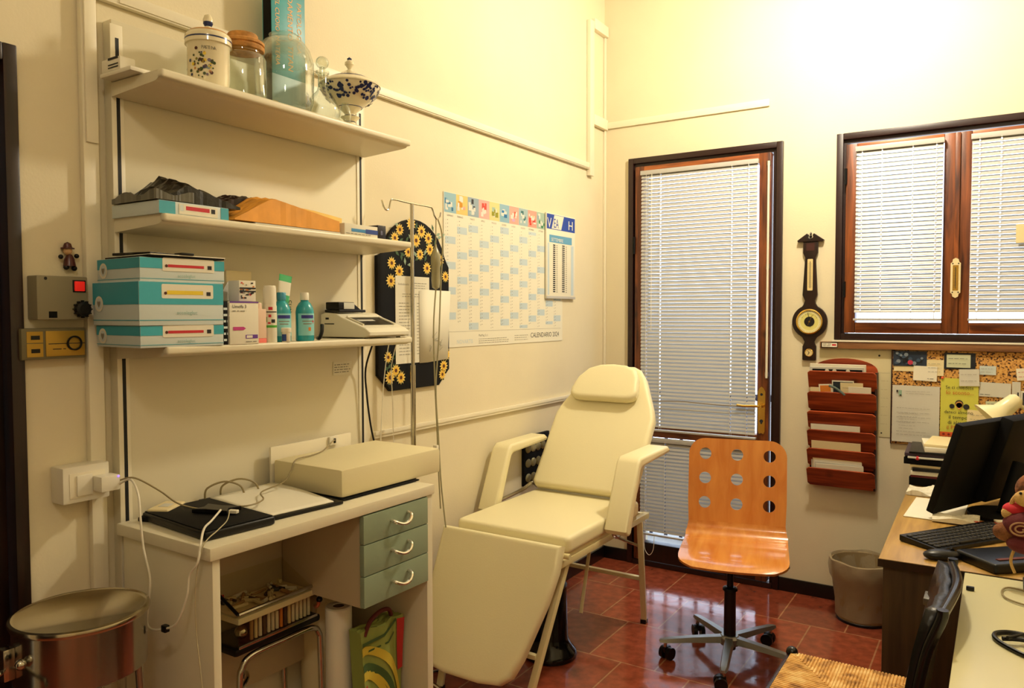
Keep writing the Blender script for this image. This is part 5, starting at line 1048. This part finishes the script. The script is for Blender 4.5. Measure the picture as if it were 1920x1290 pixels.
note('black_white_flyer', 'black and white flyer at the picture edge above the lamp', 2.105, 1.06, 2.2, 1.14, paper, lambda mb, F, w_, h_: [mb.rect(w_*a_, h_*.1, w_*(a_+.06), h_*.9, ink, 0, F) for a_ in (.08, .3, .5)], .0, 1, 'flyer')
mb = MB(); mb.lathe([(.006, 0), (.006, .004), (.001, .006)], mat('orange_pin', '#d9572e', .4), tf=WB(1.81, -.0225, 1.187), n=12); tag(setloc(mb.build('push_pin'), (1.81, -.022, 1.187)), 'orange push pin at the top left corner of the lime poster', 'pin')

# ------------------------------------------------------------------ waste bin
t = thing('waste_bin', 'round waste bin lined with a translucent folded bag beside the wooden desk', 'bin', (1.50, -.20, 0)); binm = mat('beige_bin', '#8f7a55', .6); linr = mat('bin_liner', '#b8a684', .3, alpha=.6, bump=.5, bscale=18)
c = (1.50, -.20, 0); mb = MB(); mb.lathe([(.001, .004), (.118, .002), (.12, .012), (.148, .285), (.152, .287), (.15, .292), (.143, .288), (.116, .014), (.001, .012)], binm, c, n=40, cap=False); mb.build('bin_body', t, world=True)
mb = MB(); random.seed(6); n = 60; prof = [(.125, .025), (.13, .10), (.137, .16), (.146, .20), (.156, .225), (.159, .265), (.156, .297), (.148, .30), (.139, .26), (.132, .18)]
vs = []; 
for r_, z_ in prof:
    for i in range(n): a = 2*PI*i/n; q_ = r_+.0022*math.sin(9*a+z_*60)+random.uniform(-.0012, .0012); vs.append((c[0]+q_*math.cos(a), c[1]+q_*math.sin(a), z_+.003*math.sin(5*a)))
mb.add(vs, [[j*n+i, j*n+(i+1) % n, (j+1)*n+(i+1) % n, (j+1)*n+i] for j in range(len(prof)-1) for i in range(n)], linr, True); mb.build('liner', t, world=True)
mb = MB(); mb.lathe([(.121, 0), (.123, .002), (.123, .012), (.121, .014)], black, c, n=40, cap=False); mb.build('base_ring', t, world=True)

# ------------------------------------------------------------------ wooden desk and what is on it
oakx = wood('golden_oak', '#957236', '#b8924c', 'Y', .35, .8, knots=False); oakd = wood('brown_oak_panel', '#33230f', '#4d3820', 'Z', .5, .8, knots=False)
t = thing('wooden_desk', 'light oak topped desk with dark end panel against the window wall', 'desk', (1.715, -.8, 0), .0185); DT = .722
mb = MB(); mb.box(0, -.79, DT-.025, 1.5, .77, DT, oakx, .002); mb.box(-.002, -.792, DT-.026, 1.5, -.789, DT-.002, darkwood); mb.build('desk_top', t)
MB().box(.012, -.775, 0, 1.45, -.75, DT-.026, oakd, .001).build('end_panel', t); MB().box(.012, -.745, 0, .032, .74, DT-.026, oakd, .001).build('side_panel', t)
t = thing('white_side_desk', 'white topped desk in the near right corner behind the rush chair', 'desk', (2.4, -2.4, 0)); whit2 = mat('ivory_laminate', '#d9d2a6', .3)
MB().box(1.966, -3.4, DT-.024, 2.9, -1.602, DT+.001, whit2, .003).build('desk_top', t, world=True)
for y in (-1.63, -3.36): MB().box(2.02, y-.015, 0, 2.88, y+.015, DT-.025, whit2, .002).build('side_panel', t, world=True)
D1 = DT+.001
def sbox(name, label, cat, cx_, cy_, w_, d_, z0, h_, m, rz=0, bev=.002, group=None):
    o = MB().box(-w_/2, -d_/2, 0, w_/2, d_/2, h_, m, bev).build(name); o.location = (cx_, cy_, z0); o.rotation_euler.z = rz; return tag(o, label, cat, group)
# pile of folders by the wall
random.seed(40); pile = [('thick black binder, lowest of the pile by the wall', blackm, .038, 'binder'), ('dark red folder near the bottom of the pile', mat('dark_red_folder', '#6b1420', .5), .012, 'folder'), ('white catalogue with grey edge in the pile by the wall', paper, .018, 'catalogue'), ('narrow black folder low in the pile', black, .014, 'folder'), ('cream document wallet in the middle of the pile', cream, .010, 'wallet'), ('broad black ring folder in the middle of the pile', blackm, .030, 'folder'), ('grey folder sandwiched between black ones', paper2, .008, 'folder'), ('purple grey folder under the white papers', mat('plum_folder', '#3b2a36', .5), .014, 'folder'), ('glossy black sleeve near the pile top', black, .008, 'sleeve')]
z = D1
for k, (lb, m_, h_, c_) in enumerate(pile):
    sbox(c_ if c_ not in ('sleeve', 'wallet') else 'document_'+c_, lb, c_, 1.86+random.uniform(-.012, .012)-(.025 if k > 4 else 0), -.24+random.uniform(-.01, .01), .29, .31, z, h_, m_, random.uniform(-.06, .06)); z += h_+.0006
sbox('paper_stack', 'loose white papers topping the pile of folders', 'paper', 1.875, -.245, .25, .29, z, .022, paper, .12); z += .0226
sbox('paper_stack', 'slanted pale sheets crowning the pile by the cork board', 'paper', 1.88, -.25, .22, .28, z, .012, cream, -.05)
mb = MB(); mb.ball((1.74, -.40, D1+.128), .010, red); tag(setloc(mb.build('red_tab'), (1.74, -.4, D1+.12)), 'small coral red tab sticking out of the folder pile', 'tab')
sbox('dark_notebook', 'dark brown notebook at the desk corner against the wall', 'notebook', 1.722, -.08, .055, .11, D1, .012, darkwood, .1)
crumple('tissue', 'crumpled white tissue on the desk in front of the folders', 'tissue', 1.715, -.60, 1.83, -.43, D1, lambda u, v: .012+.012*math.sin(5*u)*math.cos(4*v), paper, seed=3, amp=.004)
sbox('white_sheet', 'white sheet lying flat on the oak desk edge beside the monitor', 'paper', 1.845, -.82, .19, .36, D1, .003, paper, -.04, .0005)
crumple('crumpled_paper', 'crumpled white paper under the monitor foot', 'paper', 1.84, -1.03, 1.99, -.93, D1+.004, lambda u, v: .008+.012*math.sin(3*u+2*v)**2, paper, seed=5, amp=.003)
# monitor
t = thing('computer_monitor', 'large black computer monitor seen from behind on the oak desk', 'monitor', (1.98, -.76, D1))
ua = Vector((.42, .907, 0)).normalized(); upv = Vector((.105, -.02, .345)).normalized(); upv = (upv-ua*upv.dot(ua)).normalized(); nrm = ua.cross(upv)
M_ = frame((1.842, -1.0, .745), ua, upv)
mb = MB(); mb.box(0, 0, -.03, .56, .36, 0, blackm, .006, tf=M_); mb.box(.27, .03, -.005, .53, .378, .045, blackm, .012, tf=M_); mb.build('casing', t, world=True)
mb = MB(); mb.box(.018, .025, -.0315, .542, .345, -.0302, blackg, tf=M_); mb.build('screen', t, world=True)
mb = MB(); mb.cyl((2.07, -.80, D1+.012), (2.115, -.735, D1+.20), .03, blackm, .025); mb.build('stand_neck', t, world=True); MB().cyl((2.07, -.80, D1), (2.07, -.80, D1+.014), .125, blackm, n=36).build('stand_foot', t, world=True)
# desk lamp
lampm = mat('ivory_lamp_enamel', '#e6dcae', .3); t = thing('desk_lamp', 'ivory desk lamp with bell shaped head pointing down behind the monitor', 'lamp', (2.15, -.28, D1))
L0 = Vector((2.075, -.33, 1.098)); ax = Vector((-.62, -.18, -.62)).normalized(); qq = ax.to_track_quat('Z', 'Y').to_matrix().to_4x4(); LM = Matrix.Translation(L0) @ qq
mb = MB(); mb.lathe([(.001, -.058), (.020, -.055), (.032, -.04), (.036, .0), (.04, .035), (.085, .085), (.087, .088), (.083, .088), (.038, .038), (.034, 0)], lampm, tf=LM, n=36, cap=False); mb.build('lamp_head', t, world=True)
mb = MB(); mb.ball(L0+ax*.045, .022, whitep); mb.build('bulb', t, world=True)
mb = MB(); mb.cyl(L0-ax*.03, (2.16, -.28, 1.07), .008, lampm); mb.cyl((2.16, -.28, 1.07), (2.19, -.24, .75), .009, lampm); mb.build('arm', t, world=True); MB().cyl((2.19, -.24, D1), (2.19, -.24, D1+.03), .08, lampm, n=32).build('base', t, world=True)
# bottles at the picture edge
for k, (x, y, m_, lb) in enumerate(((2.135, -.40, grnp, 'green capped bottle behind the monitor top'), (2.165, -.46, coral, 'coral capped bottle behind the monitor top'), (2.20, -.40, tq, 'turquoise bottle behind the monitor near the picture edge'))):
    tt = thing('bottle', lb, 'bottle', (x, y, D1)); mb = MB(); mb.lathe([(.022, 0), (.024, .01), (.024, .27), (.012, .30)], whitep if k < 2 else m_, n=20); mb.build('bottle_body', tt); mb = MB(); mb.lathe([(.014, .30), (.014, .33), (.012, .335)], m_); mb.build('cap', tt)
# keyboard, mouse, case
t = thing('computer_keyboard', 'black computer keyboard lying slanted on the oak desk', 'keyboard', (1.765, -1.353, D1), math.atan2(.82, .57))
mb = MB(); mb.prism([(0, .004), (0, .022), (.15, .012), (.15, .002), (.005, 0)], .44, black, frame((0, 0, 0), (0, -1, 0), (0, 0, 1)) @ T(0, 0, -.44), bev=.002); mb.build('casing', t)
mb = MB(); key = mat('key_black', '#17171a', .4)
for r_ in range(6):
    for k in range(20):
        y = -.018-r_*.0205; x = .01+k*.0212
        if r_ == 5 and 4 < k < 10: 
            if k > 5: continue
            mb.box(x, y-.017, .012, x+.10, y, .0215, key, .002, 1); continue
        zt_ = .0225+(.0123-.0225)*(-y/.15)+.0045; mb.box(x, y-.017, zt_-.007, x+.0175, y, zt_, key, .002, 1)
o = mb.build('keys', t); o['kind'] = 'stuff'
t = thing('computer_mouse', 'black computer mouse at the near edge of the oak desk', 'mouse', (1.90, -1.50, D1), .5); mb = MB(); mb.ball((0, 0, .014), .03, black, (1.9, 1.05, .62)); b_ = None; mb.build('body', t); mb = MB(); mb.cyl((.03, -.004, .030), (.03, .004, .030), .006, blackm); mb.build('wheel', t)
t = thing('glasses_case', 'flat black glossy box with raised lid line beside the keyboard', 'case', (2.07, -1.45, D1), .75); MB().box(-.11, -.08, 0, .13, .08, .03, black, .008, 3).build('body', t); MB().box(-.07, -.05, .0302, .10, -.035, .033, mat('dark_red_handle', '#5a1a14', .7), .001).build('strip', t)
t = thing('red_pen_case', 'orange red pencil with white sleeve lying by the monitor foot', 'pencil case', (2.06, -.97, D1+.001), .35); MB().box(-.09, -.012, 0, .10, .014, .014, mat('orange_red_plastic', '#cc4a22', .4), .005).build('body', t); MB().box(-.02, -.006, .0145, .12, .022, .021, paper, .002).build('sleeve', t)

# plush toy hanging by the near desk
t = thing('plush_toy', 'spotted plush animal in a maroon shirt hanging above the white desk', 'plush toy', (2.12, -1.66, .90)); fur = mat('cream_fur', '#c9a362', .95, bump=.6, bscale=90); fur2 = mat('brown_spotted_fur', '#7a4a26', .95, var=.6, vscale=40, bump=.6, bscale=90); shirt = mat('maroon_cloth', '#5a1218', .85, bump=.2, bscale=80)
mb = MB(); mb.ball((2.125, -1.66, .90), .062, shirt, (1.1, .9, .8), 24); mb.ball((2.095, -1.655, .942), .030, mat('bright_red_cloth', '#c01f2c', .8), (1.3, 1, .7), 16); mb.ball((2.12, -1.68, .85), .045, shirt, (1.2, .9, .6), 16)
mb.tube([(2.10+.03*math.cos(a)*(1-k/26), -1.722, .90+.022*math.sin(a)*(1-k/26)) for k, a in enumerate([2*PI*j/10 for j in range(22)])], .0025, mat('beige_thread', '#a07a55', .8), 6); mb.build('shirt_body', t, world=True)
mb = MB(); mb.ball((2.135, -1.67, 1.005), .05, fur2, (1, .9, .95), 24); mb.ball((2.115, -1.705, .985), .030, fur, (1.1, .8, .8), 18); mb.ball((2.145, -1.70, .955), .02, fur, (1, .8, .8), 14); mb.build('head', t, world=True)
mb = MB(); mb.ball((2.135, -1.728, .988), .013, black, (1, .6, 1.2), 12); mb.ball((2.098, -1.722, 1.002), .004, black); mb.build('face', t, world=True)
mb = MB(); mb.ball((2.07, -1.66, .875), .032, fur2, (1.15, .9, .85), 18); mb.ball((2.075, -1.66, .93), .022, fur, (1, .9, .9), 14); mb.build('paw', t, world=True)
mb = MB(); mb.tube([(2.075, -1.66, .94), (2.082, -1.665, .97), (2.10, -1.67, 1.0), (2.13, -1.67, 1.045)], .006, fur, 8); mb.build('ear_cord', t, world=True)
mb = MB(); mb.tube([(2.155, -1.66, 1.16), (2.15, -1.66, 1.09), (2.135, -1.67, 1.05)], .004, fur, 8); mb.build('hanging_loop', t, world=True)
mb = MB(); mb.tube([(2.10, -1.66, .85), (2.085, -1.66, .82), (2.08, -1.66, .79), (2.09, -1.66, .76)], .004, fur, 8); mb.tube([(2.12, -1.66, .85), (2.118, -1.66, .80), (2.12, -1.66, .755)], .004, fur, 8); mb.build('leg_cords', t, world=True)
t = thing('lamp_stand', 'thin black upright stand carrying the plush toy at the picture edge', 'stand', (2.17, -1.66, D1)); MB().cyl((2.17, -1.66, D1+.001), (2.17, -1.66, 1.25), .006, black).build('pole', t, world=True); MB().box(2.11, -1.70, D1+.001, 2.23, -1.62, D1+.02, black, .004).build('foot', t, world=True); mb = MB(); mb.tube([(2.17, -1.66, 1.17), (2.15, -1.66, 1.165)], .004, black, 6, False); mb.build('hook', t, world=True)
mb = MB(); mb.tube([(2.14, -1.72, D1+.005), (2.08, -1.70, D1+.005), (2.06, -1.74, D1+.005), (2.07, -1.80, D1+.005), (2.12, -1.835, D1+.005), (2.18, -1.84, D1+.005)], .0025, mat('beige_cable', '#8c7d55', .5), 8); tag(setloc(mb.build('beige_loop_cable'), (2.07, -1.78, D1)), 'thin beige cable loop lying at the back of the white side desk', 'cable')
mb = MB(); mb.tube([(2.20, -2.10, D1+.006), (2.10, -2.06, D1+.006), (2.05, -2.08, D1+.006), (2.05, -2.13, D1+.006), (2.10, -2.19, D1+.006), (2.16, -2.22, D1+.006), (2.22, -2.23, D1+.006)], .0055, black, 8); mb.tube([(2.06, -2.13, D1+.012), (2.11, -2.12, D1+.014), (2.15, -2.17, D1+.012), (2.22, -2.15, D1+.01)], .0055, black, 8); mb.tube([(2.07, -2.14, D1+.02), (2.12, -2.09, D1+.02), (2.2, -2.12, D1+.02)], .004, black, 8)
tag(setloc(mb.build('black_coiled_cable'), (2.12, -2.14, D1)), 'coiled black cable lying on the white side desk', 'cable')
o = MB().box(1.975, -1.775, D1+.0005, 1.995, -1.765, D1+.012, black, .002).build('cable_clip'); tag(setloc(o, (1.985, -1.77, D1)), 'tiny black clip on the rim of the white side desk', 'clip')

# ------------------------------------------------------------------ rush seated chair
t = thing('rush_seat_chair', 'black framed chair with woven rush seat in the near right corner', 'chair', (1.69, -2.03, 0))
rush = bpy.data.materials.new('woven_rush'); rush.use_nodes = True; nt = rush.node_tree; N = nt.nodes; b = N['Principled BSDF']; b.inputs['Roughness'].default_value = .7
tc = N.new('ShaderNodeTexCoord'); n1 = N.new('ShaderNodeTexNoise'); n1.inputs['Scale'].default_value = 26; cr = N.new('ShaderNodeValToRGB'); cr.color_ramp.elements[0].position = .28; cr.color_ramp.elements[0].color = lin('#8a5a22'); cr.color_ramp.elements[1].position = .5; cr.color_ramp.elements[1].color = lin('#dca858'); e = cr.color_ramp.elements.new(.7); e.color = lin('#efcc86')
nt.links.new(tc.outputs['Object'], n1.inputs['Vector']); nt.links.new(n1.outputs['Fac'], cr.inputs['Fac']); nt.links.new(cr.outputs['Color'], b.inputs['Base Color'])
X0, X1, Y0, Y1, ZS = 1.515, 1.875, -2.24, -1.80, .445
mb = MB(); cx_, cy_ = (X0+X1)/2, (Y0+Y1)/2; n = 40; random.seed(50)
for side in range(4):
    for k in range(n):
        f = (k+.5)/n; g = abs(2*f-1)   # strands from the rail towards the seat middle
        wob = random.uniform(-.0015, .0015)
        if side in (0, 2): x = X0+(X1-X0)*f; ye = Y0 if side == 0 else Y1; p0 = (x, ye, ZS); p1 = (x+wob, ye+(cy_-ye)*(1-g)*1.0, ZS-.006*(1-g))
        else: y = Y0+(Y1-Y0)*f; xe = X0 if side == 1 else X1; p0 = (xe, y, ZS); p1 = (xe+(cx_-xe)*(1-g)*1.0, y+wob, ZS-.006*(1-g))
        mb.cyl(p0, p1, .0056 if side in (1, 3) else .0048, rush, n=6)
mb.box(X0+.004, Y0+.004, ZS-.02, X1-.004, Y1-.004, ZS-.004, rush, .004); mb.build('woven_seat', t, world=True)
blackf = mat('black_lacquer', '#0a0b0d', .25)
mb = MB()
for a_, b_ in (((X0, Y0, ZS-.012), (X1, Y0, ZS-.012)), ((X0, Y1+.004, ZS-.012), (X1, Y1+.004, ZS-.012)), ((X0-.004, Y0, ZS-.012), (X0-.004, Y1, ZS-.012)), ((X1+.003, Y0, ZS-.012), (X1+.003, Y1, ZS-.012))): mb.cyl(a_, b_, .012, blackf)
mb.build('seat_frame', t, world=True)
for x, y in ((X0, Y0), (X0, Y1)):
    mb = MB(); mb.cyl((x, y, 0), (x, y, ZS+.002), .014, blackf, .016); mb.ball((x, y, ZS+.002), .018, blackf); mb.build('front_leg', t, world=True)
for y in (Y0, Y1):
    mb = MB(); mb.tube([(X1+.01, y, 0), (X1+.005, y, ZS), (X1+.012, y, .56), (X1+.035, y, .70), (X1+.065, y, .79), (X1+.068, y, .815)], .013, blackf, 10); mb.build('back_post', t, world=True)
# sling back: cloth stretched between the posts
mb = MB(); nn = 12; prof = [(.008, .47), (.012, .56), (.022, .63), (.035, .695), (.05, .75), (.064, .80)]; random.seed(4)
vs = [(X1+px_+.02*math.sin(PI*j/nn)+.004*math.sin(j*2.1+i), Y0+(Y1-Y0)*j/nn, pz) for i, (px_, pz) in enumerate(prof) for j in range(nn+1)]
mb.add(vs, [[i*(nn+1)+j, i*(nn+1)+j+1, (i+1)*(nn+1)+j+1, (i+1)*(nn+1)+j] for i in range(len(prof)-1) for j in range(nn)], mat('black_leather', '#0d0d0f', .35, bump=.2, bscale=60), True); o = mb.build('back_sling', t, world=True); md = o.modifiers.new('s', 'SOLIDIFY'); md.thickness = .03
mb = MB(); mb.tube([(X1+.066, Y0, .80), (X1+.088, (Y0+Y1)/2, .812), (X1+.066, Y1, .80)], .012, blackf, 10); mb.build('top_rail', t, world=True)
mb = MB(); mb.tube([(X1+.03, Y1+.012, .70), (X1+.05, Y1+.014, .745), (X1+.075, Y1+.012, .80)], .006, mat('grey_blue_tube', '#6b7688', .25, metal=.6), 8); mb.box(X1+.0, Y1-.05, .685, X1+.04, Y1+.02, .705, mat('grey_bracket', '#6a665c', .4, metal=.5), .003); mb.build('bracket', t, world=True)
for z in (.14, .26):
    mb = MB(); mb.cyl((X0, Y0, z), (X0, Y1, z), .009, blackf); mb.build('rung', t, world=True)

# ------------------------------------------------------------------ ceiling lamp, daylight, camera
t = thing('ceiling_lamp', 'round white glass ceiling lamp hanging above the treatment chair', 'lamp', (1.35, -1.0, 3.0))
LP = Vector((1.45, -.95, 3.02))
t.location = LP
MB().cyl((0, 0, .14), (0, 0, RZ-LP.z-.001), .008, brass).build('stem', t); MB().cyl((0, 0, RZ-LP.z-.03), (0, 0, RZ-LP.z-.002), .06, brass, n=24).build('rose', t)
mb = MB(); mb.lathe([(.05, .145), (.12, .13), (.16, .09)], whitep, cap=False, n=32); mb.build('shade_cap', t)
ld = bpy.data.lights.new('lamp_bulb', 'POINT'); ld.energy = 112; ld.shadow_soft_size = .09; ld.color = (1, .89, .70)
lo = bpy.data.objects.new('lamp_bulb', ld); COL.objects.link(lo); lo.parent = t; lo.location = (0, 0, 0)
# added fill lamp, unseen behind the camera, lifts the ambient light
t = thing('ceiling_lamp', 'added fill lamp on a ceiling stem, unseen behind the viewer', 'lamp', (2.3, -4.6, 3.2))
MB().cyl((0, 0, .1), (0, 0, RZ-3.2-.001), .008, brass).build('stem', t); mb = MB(); mb.lathe([(.05, .1), (.12, .09), (.16, .05)], whitep, cap=False, n=32); mb.build('shade_cap', t)
ld = bpy.data.lights.new('lamp_bulb', 'POINT'); ld.energy = 34; ld.shadow_soft_size = .15; ld.color = (1, .92, .78)
lo = bpy.data.objects.new('lamp_bulb', ld); COL.objects.link(lo); lo.parent = t

w = bpy.data.worlds.new('sky'); SC.world = w; w.use_nodes = True; bg = w.node_tree.nodes['Background']; bg.inputs[0].default_value = (.80, .88, 1, 1); bg.inputs[1].default_value = 4

cd = bpy.data.cameras.new('camera'); cam = bpy.data.objects.new('camera', cd); COL.objects.link(cam); SC.camera = cam
f, yaw, pit, rol = 1435.35, .568444, .0395845, -.002113
cd.sensor_fit = 'HORIZONTAL'; cd.sensor_width = 36; cd.lens = f/1920*36; cd.clip_start = .05
v = Vector((-math.sin(yaw)*math.cos(pit), math.cos(yaw)*math.cos(pit), -math.sin(pit))); r = Vector((math.cos(yaw), math.sin(yaw), 0)); u = r.cross(v)
r2 = r*math.cos(rol)+u*math.sin(rol); u2 = -r*math.sin(rol)+u*math.cos(rol)
M_ = Matrix.Identity(4)
for i in range(3): M_[i][0] = r2[i]; M_[i][1] = u2[i]; M_[i][2] = -v[i]
M_.translation = (2.0432, -4.2403, 1.5); cam.matrix_world = M_
SC.view_settings.view_transform = 'Standard'; SC.view_settings.look = 'None'; SC.view_settings.exposure = .0; SC.view_settings.gamma = 1; SC.view_settings.use_curve_mapping = False
